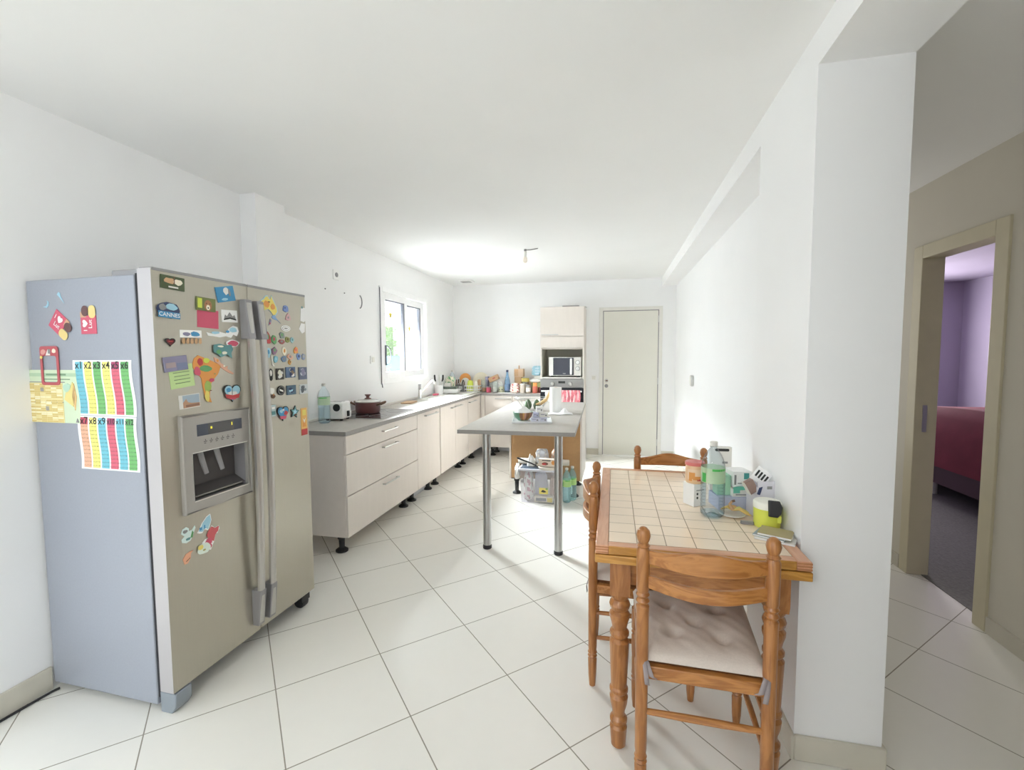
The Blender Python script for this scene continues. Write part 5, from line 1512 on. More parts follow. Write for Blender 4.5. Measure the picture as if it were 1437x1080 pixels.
small_box('grey medicine box at bottom left of the pile on tray', -0.600, 3.535, ZI + 0.0055, R(10), 0.068, 0.05, 0.033)
small_box('pale medicine box at bottom right of the pile on tray', -0.536, 3.546, ZI + 0.0055, R(10), 0.056, 0.05, 0.036)
small_box('lilac medicine box in middle left of the pile on tray', -0.598, 3.565, ZI + 0.0415, R(8), 0.044, 0.09, 0.033, C('lilac_card', 186, 190, 220))
small_box('cream medicine box in middle right of the pile on tray', -0.538, 3.565, ZI + 0.0425, R(12), 0.07, 0.08, 0.033, M_OFFW)
small_box('topmost white medicine box of the pile on tray', -0.572, 3.573, ZI + 0.0765, R(14), 0.054, 0.06, 0.044, M_WHITE)
t = thing('kitchen_roll', 'white kitchen paper roll standing on the island', 'kitchen roll', (-0.520, 4.20, ZI))
MB(mat('kitchen_paper', S(244, 244, 242), 0.9, bump=0.2, scale=150)).lathe([(0.02, 0.001), (0.054, 0.001), (0.055, 0.23), (0.02, 0.23)], n=32, caps=False).build('paper_roll', t)
MB(M_TAN).lathe([(0.02, 0.002), (0.02, 0.229), (0.017, 0.229), (0.017, 0.002)], n=20, caps=False).build('card_core', t)
mb = MB(M_PAPER)
mb.grid(lambda u, v: (-0.12 + 0.24 * u, -0.05 + 0.14 * v, 0.002 + 0.05 * max(0, math.exp(-((u - 0.72) / 0.13) ** 2 - ((v - 0.6) / 0.3) ** 2)) + 0.004 * math.sin(6 * u + 3 * v) ** 2), 24, 12)
tag(mb.build('paper_napkin', loc=(-0.47, 4.045, ZI), rot=(0, 0, R(12)), smooth=50, solid=0.001), 'folded white paper napkin in front of the kitchen roll', 'napkin')
# wire fruit basket
t = thing('wire_basket', 'thin wire fruit basket on the island behind the boxes', 'basket', (-0.755, 4.30, ZI))
mb = MB(M_CHROME)
TOPR, BOTR, HB = (0.17, 0.10), (0.085, 0.06), 0.125
for k in range(14):
    a = 2 * PI * k / 14
    mb.tube([(BOTR[0] * math.cos(a), BOTR[1] * math.sin(a), 0.006), (0.72 * TOPR[0] * math.cos(a), 0.72 * TOPR[1] * math.sin(a), 0.06), (TOPR[0] * math.cos(a), TOPR[1] * math.sin(a), HB)], 0.002, 6)
mb.build('wire', t)
for (rx, ry), z, r in ((TOPR, HB, 0.0035), (BOTR, 0.005, 0.003)):
    MB(M_CHROME).tube([(rx * math.cos(2 * PI * k / 36), ry * math.sin(2 * PI * k / 36), z) for k in range(36)], r, 6, closed=True).build('rim', t)
for s, lab in ((-1, 'dark green avocado at left in wire basket'), (1, 'dark green avocado at right in wire basket')):
    o = MB(mat('avocado_skin', S(92, 116, 84), 0.55, noise=0.2, scale=40, bump=0.3)).lathe([(0.002, 0), (0.02, 0.006), (0.034, 0.03), (0.036, 0.045), (0.026, 0.075), (0.012, 0.095), (0.002, 0.1)], n=20).build('avocado', loc=(-0.755 + s * 0.042, 4.295, ZI + 0.007))
    tag(o, lab, 'avocado', 'avocados in the wire basket')
path = [(0.0, 0, 0.0), (0.05, 0, 0.012), (0.095, 0.0, 0.045), (0.12, 0.0, 0.09), (0.13, 0, 0.125)]
t = tag(MB(C('banana_yellow', 216, 176, 112, 0.5)).tube(path, [0.008, 0.017, 0.018, 0.014, 0.005], 10).build('banana', loc=(-0.715, 4.255, ZI + 0.062)), 'ripe banana curving out of the wire basket', 'banana')
MB(M_BROWN).tube([(0.13, 0, 0.125), (0.134, 0, 0.142)], [0.005, 0.004], 8).build('stem', t)

# plastic box with food under the island
t = thing('storage_box', 'frosted plastic storage box on the floor under the island', 'box', (-0.695, 4.375, 0))
BW, BD, BH = 0.185, 0.105, 0.335
q = lambda s, z: (BW * s, BD * s, z)


def shell(mb, s0, z0, s1, z1, close=True):
    a = [(-BW * s0, -BD * s0, z0), (BW * s0, -BD * s0, z0), (BW * s0, BD * s0, z0), (-BW * s0, BD * s0, z0)]
    b = [(-BW * s1, -BD * s1, z1), (BW * s1, -BD * s1, z1), (BW * s1, BD * s1, z1), (-BW * s1, BD * s1, z1)]
    fs = [(k, (k + 1) % 4, (k + 1) % 4 + 4, k + 4) for k in range(4)]
    if close:
        fs.append((3, 2, 1, 0))
    return mb.add(a + b, fs)


shell(MB(M_BOX), 0.9, 0.002, 1.0, BH).build('box_body', t, smooth=0)
mb = MB(mat('frosted_rim', S(206, 206, 214), 0.35))
mb.box(-BW - 0.012, BW + 0.012, -BD - 0.012, -BD + 0.002, BH - 0.022, BH).box(-BW - 0.012, BW + 0.012, BD - 0.002, BD + 0.012, BH - 0.022, BH)
mb.box(-BW - 0.012, -BW + 0.002, -BD + 0.002, BD - 0.002, BH - 0.022, BH).box(BW - 0.002, BW + 0.012, -BD + 0.002, BD - 0.002, BH - 0.022, BH)
mb.build('rim', t, bevel=0.003)
lid = MB(mat('dark_slate_lid', S(66, 76, 88), 0.5)).box(-BW + 0.003, BW - 0.003, -BD + 0.003, BD - 0.003, BH - 0.012, BH - 0.002)
for y in (-0.06, -0.02, 0.02, 0.06):
    lid.box(-BW * 0.8, BW * 0.8, y - 0.006, y + 0.006, BH - 0.002, BH + 0.002)
lid.build('lid', t, bevel=0.002)
MB(M_YEL).prism(rect(0.085, 0.062, 0.05, 0.125), -BD * 0.945, -BD * 0.943 + 0.0008, 'y').mat(M_INK).prism(norm([(0, 0), (1, 2), (2, 2.2), (4, 1), (4.4, 0), (2.4, -0.6)], 0.05, 0.026, 0.05, 0.122), -BD * 0.945 - 0.0006, -BD * 0.945, 'y').mat(M_GREEN).prism(rect(0.02, 0.012, 0.08, 0.146), -BD * 0.945 - 0.0006, -BD * 0.945, 'y').build('sticker', t, smooth=0)
carton('cream card packet lying in the bottom of storage box', 'food_packet', 'packet', (-0.65, 4.325, 0.004), 0, 0.18, 0.06, 0.058, M_CREAM, deco=lambda mb, w, d, h: mb.mat(M_GRY).box(-w * 0.4, w * 0.15, -d / 2 - 0.001, -d / 2, 0.015, 0.045).mat(M_YEL).box(w * 0.2, w * 0.48, -d / 2 - 0.001, -d / 2, 0.008, 0.05))
bag('pink and white food bag at left inside the storage box', 'food_bag', 'bag', (-0.805, 4.365, 0.005), 0.1, 0.085, 0.10, 0.28, M_OFFW, 41, 0.2, m2=C('dusty_rose', 200, 140, 150))
bag('grey plastic food bag in middle of the storage box', 'food_bag', 'bag', (-0.69, 4.425, 0.005), 0.1, 0.12, 0.05, 0.27, mat('grey_clear_bag', S(196, 196, 206), 0.3), 43, 0.2)
bag('brownish food bag at right inside the storage box', 'food_bag', 'bag', (-0.575, 4.415, 0.005), 0.1, 0.05, 0.06, 0.22, C('brownish_bag', 190, 160, 140), 45, 0.2)
bag('white carrier bag hanging out at left of the storage box', 'carrier_bag', 'bag', (-0.925, 4.40, 0.20), 0.1, 0.045, 0.15, 0.15, M_OFFW, 47, 0.3)
# pan and packets on the box
t = thing('frying_pan', 'frying pan with black handle on the storage box', 'pan', (-0.600, 4.305, BH + 0.003))
MB(C('pan_cream', 214, 206, 190, 0.35)).lathe([(0.085, 0), (0.095, 0.004), (0.118, 0.034), (0.116, 0.036), (0.092, 0.008), (0.002, 0.006)], n=36).build('pan_body', t)
MB(M_BLACK).tube([(-0.09, -0.066, 0.03), (-0.15, -0.105, 0.07), (-0.27, -0.165, 0.128), (-0.275, -0.168, 0.13)], [0.009, 0.012, 0.014, 0.008], 10, flat=0.6).build('handle', t)
carton('cookie packet with red print standing in the frying pan', 'biscuit_packet', 'packet', (-0.605, 4.275, BH + 0.040), R(-3), 0.165, 0.05, 0.066, C('packet_cream', 232, 214, 196),
       deco=lambda mb, w, d, h: mb.mat(M_BROWN).prism(ell(0.06, 0.03, -0.02, 0.022), -d / 2 - 0.001, -d / 2, 'y').mat(M_RED).prism(ell(0.045, 0.02, -0.03, 0.018), -d / 2 - 0.0015, -d / 2 - 0.001, 'y').mat(M_ORANGE).prism(ell(0.034, 0.04, 0.058, 0.034), -d / 2 - 0.001, -d / 2, 'y').mat(M_INK).box(-w * 0.3, w * 0.2, -d / 2 - 0.001, -d / 2, 0.048, 0.056))
bag('silver foil food packet piled on the frying pan', 'foil_packet', 'packet', (-0.668, 4.355, BH + 0.040), R(8), 0.12, 0.06, 0.145, mat('silver_foil', S(196, 198, 204), 0.3, 0.6), 51, 0.3, m2=M_OFFW)
bag('bread bag with orange print behind the tube leg', 'bread_bag', 'bag', (-0.528, 4.355, BH + 0.040), 0, 0.10, 0.06, 0.15, C('bread_bag_cream', 226, 206, 190), 53, 0.3, m2=C('bread_bag_orange', 222, 150, 110))
crumple('crumpled_bag', 'crumpled white bag at left of the cookie packet', 'bag', (-0.785, 4.385, BH + 0.004), 0.08, 0.07, 0.12, M_OFFW, 9)
o = MB(C('pale_roll', 226, 220, 206, 0.7)).lathe([(0.028, -0.255), (0.03, -0.25), (0.03, 0.25), (0.028, 0.255)], n=20, axis='x').build('baking_paper_roll', loc=(-0.672, 4.463, BH + 0.031))
tag(o, 'long pale paper roll lying across back of storage box', 'paper roll')
pet_bottle('teal water bottle on the floor right of the storage box', (-0.432, 4.375, 0.0), 0.042, 0.335, M_PETT, water=0.5, lab=C('lime_label', 170, 214, 120))
pet_bottle('second teal water bottle standing behind the first by box', (-0.385, 4.455, 0.0), 0.040, 0.335, M_PETT, lab=C('lime_label', 170, 214, 120))

# ------------------------------------------------------------------ tiled table
TX, TY0, TX1_, TY1 = -0.055, 1.572, 0.620, 2.69
TZ = 0.77
t = thing('dining_table', 'pine dining table with cream tiled top against the column', 'table', ((TX + TX1_) / 2, (TY0 + TY1) / 2, 0))
w2, l2 = (TX1_ - TX) / 2, (TY1 - TY0) / 2
bx, by = 0.044, 0.040
z0 = TZ - 0.031
for x in (-w2, w2 - bx):
    MB(M_OAKTOP).box(x, x + bx, -l2, l2, z0, TZ).build('side_border', t, bevel=0.003)
M_OCHRE = wood('ochre_pine_edge', S(176, 122, 50), S(198, 146, 70), axis='X', rough=0.32)
M_ENDB = wood('pine_end_border', S(206, 150, 116), S(216, 164, 130), axis='X', rough=0.3)
for y in (-l2, l2 - by):
    mb = MB(M_ENDB).box(-w2 + bx, w2 - bx, y, y + by, z0, TZ).mat(M_OCHRE)
    mb.fm[2] = mb.fm[3] = 1
    mb.build('end_border', t, bevel=0.003)
for s in (-1, 1):
    mb = MB(M_ENDG)
    for zz in (z0 + 0.003, z0 + 0.013, z0 + 0.022):
        x = s * (w2 - bx * 0.5)
        mb.box(x - bx * 0.5, x + bx * 0.5, -l2 - 0.0006, -l2, zz, zz + 0.006)
    mb.build('dovetail_end', t)
ncx = 6
ts = (2 * w2 - 2 * bx) / ncx
M_TT = grid_tiles('cream_table_tiles', ts, (2 * l2 - 2 * by) / 11, 0, -w2 + bx, -l2 + by, 0.003, S(246, 226, 202), S(140, 118, 92), 0.12, coords='object', var=0.05)
MB(M_TT).box(-w2 + bx, w2 - bx, -l2 + by, l2 - by, z0 + 0.004, TZ - 0.0008).build('tile_inlay', t)
mb = MB(M_OCHRE).box(-w2 - 0.002, w2 + 0.002, -l2 - 0.002, l2 + 0.002, z0 - 0.032, z0 - 0.003)
mb.build('extension_leaf', t, bevel=0.003)
mb = MB(M_PINE_X)
mb.box(-w2 + 0.05, w2 - 0.05, -l2 + 0.05, -l2 + 0.072, z0 - 0.125, z0 - 0.032).box(-w2 + 0.05, w2 - 0.05, l2 - 0.072, l2 - 0.05, z0 - 0.125, z0 - 0.032)
mb.mat(M_PINE_Y).box(-w2 + 0.05, -w2 + 0.072, -l2 + 0.072, l2 - 0.072, z0 - 0.125, z0 - 0.032).box(w2 - 0.072, w2 - 0.05, -l2 + 0.072, l2 - 0.072, z0 - 0.125, z0 - 0.032)
mb.build('apron', t)
ZL = z0 - 0.032
prof = [(0.021, 0.0), (0.026, 0.006), (0.029, 0.05), (0.031, 0.075), (0.024, 0.085), (0.031, 0.097), (0.031, 0.108), (0.022, 0.120), (0.022, 0.135), (0.03, 0.165), (0.033, 0.19), (0.025, 0.203), (0.033, 0.212), (0.033, 0.222), (0.028, 0.23),
        (0.031, 0.30), (0.034, 0.375), (0.035, 0.40), (0.026, 0.412), (0.034, 0.424), (0.034, 0.434), (0.025, 0.446), (0.03, 0.47), (0.036, 0.49), (0.036, 0.502), (0.026, 0.514), (0.034, 0.524), (0.037, 0.536), (0.034, 0.546), (0.027, 0.556), (0.033, 0.566), (0.035, 0.574), (0.034, 0.580)]
for sx in (-1, 1):
    for sy in (-1, 1):
        x, y = sx * (w2 - 0.085), sy * (l2 - 0.062)
        mb = MB(M_PINE_Z).lathe(prof, (x, y, 0), 24)
        mb.lathe([(0.047, 0.578), (0.0495, 0.60), (0.0495, ZL)], (x, y, 0), 4)
        # square block of the leg: turn the four-sided lathe to stand parallel to the table
        n0 = len(prof) * 24
        for i in range(n0, len(mb.v)):
            vx, vy, vz = mb.v[i]
            dx, dy = vx - x, vy - y
            c = math.cos(PI / 4)
            mb.v[i] = (x + dx * c - dy * c, y + dx * c + dy * c, vz)
        mb.build('leg', t, smooth=30)

# ------------------------------------------------------------------ chairs
CHG = 'turned pine chairs round the tiled table'


def make_chair(label, loc, rz):
    """back along local y = 0, seat towards +y"""
    t = thing('dining_chair', label, 'chair', loc, rz, CHG)
    HWB, HWF, DEP = 0.182, 0.20, 0.40
    post = [(0.013, 0), (0.017, 0.05), (0.019, 0.12), (0.015, 0.126), (0.02, 0.134), (0.015, 0.142), (0.02, 0.150), (0.0165, 0.158), (0.0185, 0.175), (0.0195, 0.42), (0.0195, 0.62), (0.0205, 0.645), (0.015, 0.652), (0.021, 0.662), (0.015, 0.672), (0.021, 0.682),
            (0.017, 0.69), (0.0195, 0.70), (0.0205, 0.80), (0.0205, 0.822), (0.016, 0.832), (0.0205, 0.838), (0.014, 0.846), (0.0185, 0.856), (0.0215, 0.870), (0.018, 0.886), (0.009, 0.895), (0.002, 0.897)]
    for s in (-1, 1):
        MB(M_PINE_Z).lathe(post, (s * HWB, 0, 0), 18).build('back_post', t)
    fl = [(0.012, 0), (0.016, 0.04), (0.018, 0.11), (0.014, 0.118), (0.019, 0.126), (0.014, 0.134), (0.0185, 0.142), (0.017, 0.16), (0.0195, 0.30), (0.015, 0.308), (0.02, 0.316), (0.015, 0.324), (0.0195, 0.332), (0.0195, 0.415)]
    for s in (-1, 1):
        MB(M_PINE_Z).lathe(fl, (s * (HWF - 0.012), DEP, 0), 16).build('front_leg', t)

    def slat(zt, zb, bow):
        mb = MB(M_PINE_X)
        n = 20
        vs = []
        for k in range(n + 1):
            u = k / n
            x = -HWB + 0.012 + (2 * HWB - 0.024) * u
            y = -bow * math.sin(PI * u)
            vs += [(x, y - 0.009, zb(u)), (x, y + 0.009, zb(u)), (x, y + 0.009, zt(u)), (x, y - 0.009, zt(u))]
        fs = []
        for k in range(n):
            a = k * 4
            for q in range(4):
                fs.append((a + q, a + (q + 1) % 4, a + 4 + (q + 1) % 4, a + 4 + q))
        fs += [(0, 3, 2, 1), (n * 4, n * 4 + 1, n * 4 + 2, n * 4 + 3)]
        mb.add(vs, [tuple(reversed(f)) for f in fs])
        return mb.build('back_slat', t, bevel=0.004, smooth=50)
    g = lambda u, a, b: math.exp(-((u - a) / b) ** 2)
    slat(lambda u: 0.824 + 0.024 * g(u, 0.5, 0.27), lambda u: 0.783 - 0.006 * math.sin(PI * u), 0.046)
    slat(lambda u: 0.746 - 0.006 * math.sin(PI * u), lambda u: 0.706 - 0.010 * math.sin(PI * u), 0.046)
    ZS = 0.415
    mb = MB(M_PINE_X)
    mb.box(-HWB + 0.015, HWB - 0.015, -0.012, 0.012, ZS, ZS + 0.042).box(-HWF, HWF, DEP - 0.014, DEP + 0.018, ZS, ZS + 0.036)
    for s in (-1, 1):
        mb.add([(s * (HWB + 0.008), 0.012, ZS), (s * (HWB - 0.016), 0.012, ZS), (s * (HWF - 0.024), DEP - 0.014, ZS), (s * HWF, DEP - 0.014, ZS),
                (s * (HWB + 0.008), 0.012, ZS + 0.036), (s * (HWB - 0.016), 0.012, ZS + 0.036), (s * (HWF - 0.024), DEP - 0.014, ZS + 0.036), (s * HWF, DEP - 0.014, ZS + 0.036)],
               [f if s < 0 else tuple(reversed(f)) for f in [(3, 2, 1, 0), (4, 5, 6, 7), (0, 1, 5, 4), (1, 2, 6, 5), (2, 3, 7, 6), (3, 0, 4, 7)]])
    mb.build('seat_frame', t, bevel=0.003)
    mb = MB(M_RUSH)

    def rush(u, v):
        hw = (HWB - 0.012) * (1 - v) + (HWF - 0.012) * v
        return ((2 * u - 1) * hw, 0.004 + (DEP - 0.002) * v, ZS + 0.034 + 0.014 * (1 - (2 * u - 1) ** 4) * (1 - (2 * v - 1) ** 4) + 0.0012 * math.sin(70 * (u if abs(2 * u - 1) < abs(2 * v - 1) else v)))
    mb.grid(rush, 36, 36)
    mb.build('rush_seat', t, smooth=60)
    for z in (0.30,):
        MB(M_PINE_X).tube([(-HWB, 0, z), (-0.05, 0, z), (0.05, 0, z), (HWB, 0, z)], [0.009, 0.0115, 0.0115, 0.009], 10).build('stretcher', t)
    for s in (-1, 1):
        for z in (0.215, 0.325):
            MB(M_PINE_Y).tube([(s * HWB, 0, z), (s * (HWB + HWF - 0.012) / 2, DEP / 2, z + 0.004), (s * (HWF - 0.012), DEP, z)], [0.008, 0.0105, 0.008], 10).build('stretcher', t)
    # tufted cushion with ties
    mb = MB(M_CUSH)
    tufts = [(0.3, 0.30), (0.7, 0.30), (0.5, 0.5), (0.28, 0.72), (0.72, 0.72)]

    def cush(u, v, top=True):
        hw = (HWB - 0.002) * (1 - v) + (HWF + 0.004) * v
        e = max(0.0, min(u, 1 - u, v, 1 - v)) * 2
        puff = (1 - (1 - min(1, e * 2.2)) ** 2) ** 0.5 if e > 0 else 0
        dip = sum(math.exp(-(((u - a) ** 2 + (v - b) ** 2) / 0.0025)) + 0.40 * math.exp(-(((u - a) ** 2 + (v - b) ** 2) / 0.02)) for a, b in tufts)
        rip = 0.0022 * math.sin(37 * u + 9 * v) * math.sin(31 * v)
        zc = ZS + 0.056
        hgt = 0.036 * puff * (1 - 0.80 * min(1, dip)) + rip * puff
        return ((2 * u - 1) * hw, -0.004 + 0.425 * v, zc + (hgt if top else -0.012 * puff))
    mb.grid(lambda u, v: cush(u, v), 44, 44)
    mb.grid(lambda u, v: cush(u, v, False), 16, 16, flip=True)
    cu = mb.build('cushion', t, smooth=70)
    for s in (-1, 1):
        x = s * (HWB - 0.004)
        mb = MB(M_TIE)
        for (dx, dz, ln) in ((-0.012 * s, -0.045, 1), (-0.035 * s, -0.03, 0.8)):
            P = [(x, 0.02, ZS + 0.062), (x + dx * 0.3, -0.016, ZS + 0.058), (x + dx * 0.7, -0.026, ZS + 0.02), (x + dx, -0.024, ZS + 0.062 + dz * 1.6)]
            vs, fs = [], []
            for k, p in enumerate(P):
                vs += [(p[0] - 0.007, p[1], p[2]), (p[0] + 0.007, p[1] - 0.002, p[2])]
            fs = [(2 * k, 2 * k + 1, 2 * k + 3, 2 * k + 2) for k in range(len(P) - 1)]
            mb.add(vs, fs)
        mb.build('cushion_tie', t, smooth=60, solid=0.002)
    return t


ch = make_chair('nearest pine chair with its ladder back to the table front', (0.278, 1.432, 0), R(-1.5))
dup(ch, (-0.077, 2.106, 0), R(-90), 'pine chair seen edge-on at left side of the tiled table')
dup(ch, (0.325, 2.745, 0), R(180), 'far pine chair facing here at the far end of tiled table')

# ------------------------------------------------------------------ things on the tiled table
ZT_ = TZ + 0.0004
pet_bottle('large clear empty bottle with green label on tiled table', (0.398, 1.955, ZT_), 0.0455, 0.305, M_PET, water=0.06)
carton('white medicine box carrying the orange jar', 'medicine_box', 'box', (0.353, 2.100, ZT_), R(33), 0.066, 0.066, 0.098, M_WHITE, deco=lambda mb, w, d, h: (mb.mat(M_GRY).box(-w * 0.3, w * 0.3, -d / 2 - 0.0006, -d / 2, h * 0.7, h * 0.74), mb.mat(M_INK).prism(ell(0.009, 0.011, -0.014, 0.055), -d / 2 - 0.0006, -d / 2, 'y').prism(ell(0.009, 0.011, -0.014, 0.038), -d / 2 - 0.0006, -d / 2, 'y')))
t = jar('orange food jar with red lid on the white medicine box', 'food_jar', 'jar', (0.353, 2.100, ZT_ + 0.0982), 0.040, 0.092, C('jar_orange', 236, 190, 140, 0.3), C('coral_lid', 226, 104, 96, 0.4), 0.014, lab=C('jar_label', 240, 206, 170))
mb = MB(M_ORANGE)
for a0, a1, zz0, zz1 in ((225, 262, 0.022, 0.05), (225, 245, 0.012, 0.03), (250, 300, 0.018, 0.034)):
    vs = [(0.0408 * math.cos(R(a)), 0.0408 * math.sin(R(a)), z) for z in (zz0, zz1) for a in [a0 + (a1 - a0) * q / 5 for q in range(6)]]
    mb.add(vs, [(q, q + 1, q + 7, q + 6) for q in range(5)])
mb.mat(M_RED)
vs = [(0.041 * math.cos(R(a)), 0.041 * math.sin(R(a)), z) for z in (0.014, 0.022) for a in (275, 290, 305, 318)]
mb.add(vs, [(q, q + 1, q + 5, q + 4) for q in range(3)])
mb.build('label_print', t)
carton('long low lilac box behind the banana peel', 'long_box', 'box', (0.520, 2.105, ZT_), R(10), 0.185, 0.11, 0.055, C('lilac_blue_card', 184, 190, 216), deco=None)
ZB2 = ZT_ + 0.0555
carton('white medicine box with green flap on the lilac box', 'medicine_box', 'box', (0.540, 2.105, ZB2), R(12), 0.105, 0.085, 0.034, M_OFFW,
       deco=lambda mb, w, d, h: (mb.mat(C('mint_green', 90, 196, 166)).prism(ell(0.062, 0.016, -0.022, h + 0.003), -d / 2 - 0.003, -d / 2, 'y').box(-w / 2 + 0.002, -w / 2 + 0.03, -d / 2 - 0.0008, -d / 2, h * 0.45, h), mb.mat(M_GRY).box(-0.04, 0.025, -d / 2 - 0.001, -d / 2, 0.006, 0.011)))
carton('upright white medicine box with green logo atop the pile', 'medicine_box', 'box', (0.530, 2.112, ZB2 + 0.0388), R(12), 0.078, 0.082, 0.066, M_WHITE,
       deco=lambda mb, w, d, h: (mb.mat(C('teal_logo', 60, 160, 150)).box(0.006, 0.028, -d / 2 - 0.0008, -d / 2, 0.034, 0.060), mb.mat(M_GRY).box(-0.034, -0.026, -d / 2 - 0.0008, -d / 2, 0.01, 0.052).box(-0.02, -0.002, -d / 2 - 0.0008, -d / 2, 0.014, 0.018)))
carton('pale green box behind the large clear bottle', 'green_box', 'box', (0.463, 2.10, ZB2), R(8), 0.055, 0.06, 0.085, C('pale_green_card', 150, 206, 170))
carton('tall white leaflet box with black bar behind the bottle', 'leaflet_box', 'box', (0.505, 2.33, ZT_), R(2), 0.095, 0.028, 0.215, M_OFFW,
       deco=lambda mb, w, d, h: (mb.mat(M_INK).prism(rrect(0.064, 0.013, 0.006, 0.004, h - 0.013), -d / 2 - 0.0008, -d / 2, 'y'), mb.mat(M_GRY).box(0.006, 0.03, -d / 2 - 0.0008, -d / 2, h - 0.078, h - 0.068)))
t = thing('opened_box', 'torn open grey white box of blister packs against column', 'box', (0.592, 2.00, ZT_), R(14))
M_OB = C('opened_box_card', 214, 212, 222, 0.65)
mb = MB(M_OB)
mb.box(-0.034, 0.034, -0.032, -0.030, 0, 0.150).box(0.032, 0.034, -0.030, 0.05, 0, 0.135).box(-0.034, 0.034, 0.048, 0.05, 0, 0.13).box(-0.034, 0.034, -0.03, 0.048, 0, 0.002)
mb.prism([(-0.030, 0.0), (0.048, 0.0), (0.048, 0.11), (0.0, 0.15), (-0.030, 0.12)], -0.034, -0.032, 'x')
mb.build('carton_body', t)
MB(M_NAVY).prism(norm([(0, 0), (1, 2.4), (2.6, 2.8), (2, 1), (1.4, -0.4)], 0.022, 0.034, -0.026, 0.112), -0.0335, -0.032, 'y').mat(M_GRY).box(0.004, 0.024, -0.0328, -0.032, 0.118, 0.13).build('printing', t)
mb = MB(M_PAPER)
mb.T = Matrix.Translation((-0.01, -0.012, 0.165)) @ Matrix.Rotation(R(38), 4, 'Y')
mb.box(-0.035, 0.035, -0.001, 0.001, -0.03, 0.03).mat(M_INK)
for k in range(4):
    mb.box(-0.026 + k * 0.015, -0.018 + k * 0.015, -0.0018, -0.001, -0.012, 0.016)
mb.build('blister_pack', t)
mb = MB(C('brown_leaflet', 150, 120, 110, 0.7))
mb.T = Matrix.Translation((-0.052, -0.01, 0.125)) @ Matrix.Rotation(R(-30), 4, 'Y')
mb.box(-0.018, 0.018, -0.012, 0.012, -0.026, 0.026).mat(M_OFFW).box(-0.02, -0.018, -0.013, 0.013, -0.028, 0.03)
mb.build('leaflet', t)
t = thing('yellow_tub', 'bright yellow tub with white lid beside the column', 'tub', (0.580, 1.885, ZT_))
MB(C('tub_yellow', 224, 232, 66, 0.4)).lathe([(0.044, 0), (0.046, 0.004), (0.0475, 0.075)], n=32).box(0.02, 0.034, -0.05, -0.04, 0.03, 0.055).build('tub_body', t)
MB(C('tub_lid', 240, 240, 226, 0.4)).lathe([(0.0485, 0.072), (0.049, 0.092), (0.045, 0.098), (0.02, 0.099), (0.002, 0.099)], n=32).build('lid', t)
o = MB(M_BLACK)
pts = [(-0.022, -0.027), (0.008, -0.030), (0.022, -0.014), (0.024, 0.006), (0.014, 0.026), (-0.022, 0.027)]
o.prism(norm([(-1, -2), (0.6, -2.2), (1.4, -1.2), (1.7, 0.4), (1.2, 2), (-0.9, 2.1)], 0.046, 0.062), -0.010, 0.010, 'y')
tag(o.build('black_cap', loc=(0.590, 1.828, ZT_ + 0.084), rot=(R(-14), 0, 0), bevel=0.003), 'black plastic holder hooked on front of the yellow tub', 'holder')
t = thing('small_dish', 'small white dish under the banana peel', 'dish', (0.478, 1.975, ZT_))
MB(M_OFFW).lathe([(0.03, 0), (0.036, 0.002), (0.05, 0.010), (0.049, 0.012), (0.034, 0.005), (0.002, 0.004)], n=28).build('dish_body', t)
mb = MB(C('peel_yellow', 226, 188, 90, 0.6))
for k, (a, L, c) in enumerate(((2.4, 0.05, 0), (0.1, 0.062, 1), (-0.5, 0.068, 0), (1.2, 0.05, 2))):
    mb.mat([C('peel_yellow', 226, 188, 90, 0.6), C('peel_green', 206, 206, 110, 0.6), C('peel_tan', 220, 170, 100, 0.6)][c])
    dx, dy = math.cos(a), math.sin(a)
    P = [(0, 0, 0.020), (dx * L * 0.4, dy * L * 0.4, 0.030), (dx * L * 0.8, dy * L * 0.8, 0.018), (dx * L, dy * L, 0.012)]
    mb.tube(P, [0.006, 0.013, 0.011, 0.004], 8, flat=0.45)
mb.mat(M_TAN).tube([(0, 0, 0.022), (-0.012, 0.0, 0.045), (-0.004, -0.004, 0.058)], [0.008, 0.006, 0.005], 8)
mb.mat(M_BROWN).tube([(-0.004, -0.004, 0.058), (0.006, -0.006, 0.062)], [0.005, 0.005], 8)
tag(mb.build('banana_peel', loc=(0.480, 1.975, ZT_ + 0.003), smooth=60), 'yellow banana peel lying on the small white dish', 'banana peel')
tag(MB(M_GREYP).prism(rrect(0.048, 0.017, 0.007), 0, 0.011, 'z').mat(M_CHROME).box(-0.02, 0.02, -0.004, 0.004, 0.011, 0.013).build('pocket_knife', loc=(0.512, 1.888, ZT_), rot=(0, 0, R(-6)), bevel=0.002), 'small grey metal clasp in front of the yellow tub', 'clasp')
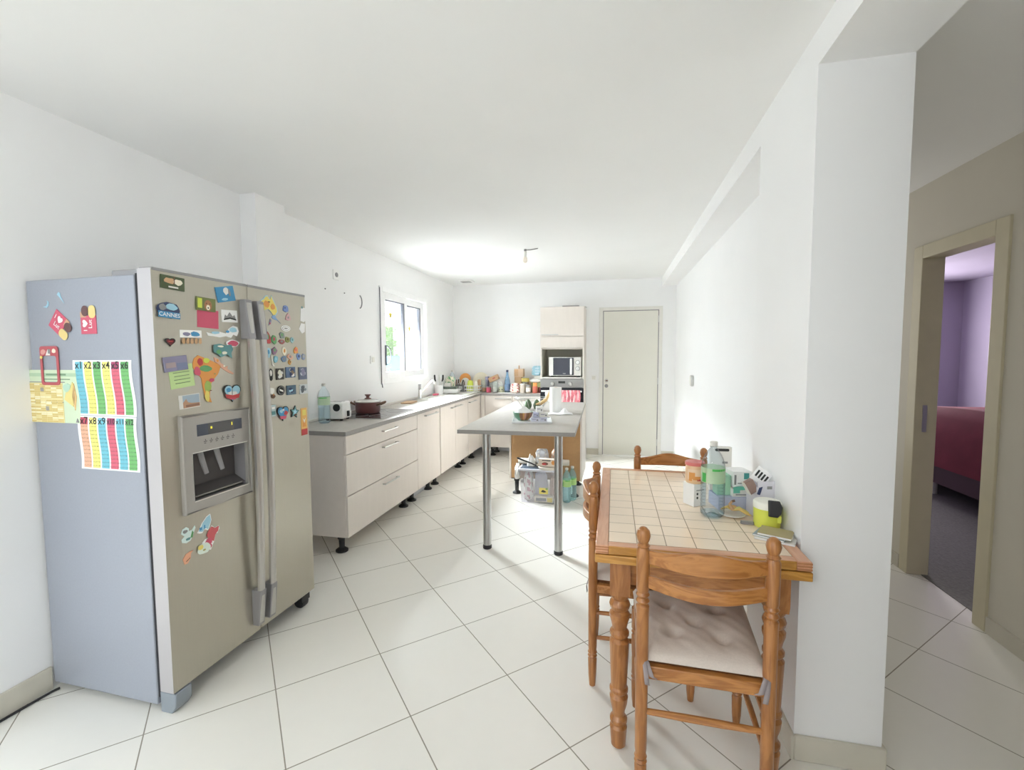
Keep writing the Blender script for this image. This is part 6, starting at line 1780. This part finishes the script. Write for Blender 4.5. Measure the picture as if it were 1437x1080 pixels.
GN = 'notebooks stacked at the front right corner of table'
zz = ZT_
for k, (lab, m, w_, d_, h_, x, y, rz) in enumerate((('lowest white paper block of the notebook stack', M_OFFW, 0.125, 0.095, 0.007, 0.572, 1.758, -24), ('blue grey booklet in middle of the notebook stack', C('booklet_blue', 140, 156, 168), 0.10, 0.088, 0.006, 0.560, 1.765, -32),
                                                ('olive brown notebook on top of the notebook stack', C('notebook_olive', 176, 160, 110), 0.105, 0.088, 0.008, 0.574, 1.764, -26))):
    t = thing('notebook', lab, 'notebook', (x, y, zz), R(rz), GN)
    MB(M_PAPER).box(-w_ / 2 + 0.001, w_ / 2 - 0.001, -d_ / 2 + 0.001, d_ / 2 - 0.001, 0.001, h_ - 0.001).build('pages', t)
    MB(m).box(-w_ / 2, w_ / 2, -d_ / 2, d_ / 2, h_ - 0.001, h_).box(-w_ / 2, w_ / 2, -d_ / 2, d_ / 2, 0, 0.001).box(-w_ / 2, -w_ / 2 + 0.001, -d_ / 2, d_ / 2, 0.001, h_ - 0.001).build('cover', t)
    zz += h_ + 0.0003

# ------------------------------------------------------------------ the unlit room beyond the hall
M_BEDRED = mat('dark_red_bedcover', S(122, 44, 58), 0.9, noise=0.15, scale=5)
t = thing('bed', 'bed with dark red cover in the unlit room', 'bed', (3.2, 5.4, 0.0))
mb = MB(M_BEDRED)


def cover(u, v):
    x = -0.1 + 1.6 * u
    y = -1.3 + 2.7 * v
    e = min(1, 8 * min(u, 1 - u, v, 1 - v)) ** 0.5 if min(u, 1 - u, v, 1 - v) > 0 else 0
    return (x, y, 0.32 + 0.52 * e + 0.05 * math.sin(4 * v + 2 * u) * e)


mb.grid(cover, 24, 30)
mb.build('bedcover', t, smooth=60)
MB(C('bed_base_dark', 84, 50, 60)).box(-0.06, 1.46, -1.26, 1.36, 0.14, 0.34).build('bed_base', t)
for x in (0.0, 1.4):
    for y in (-1.2, 0.0, 1.3):
        MB(M_OFFW).lathe([(0.03, 0.004), (0.03, 0.14)], (x, y, 0), 12).build('leg', t)
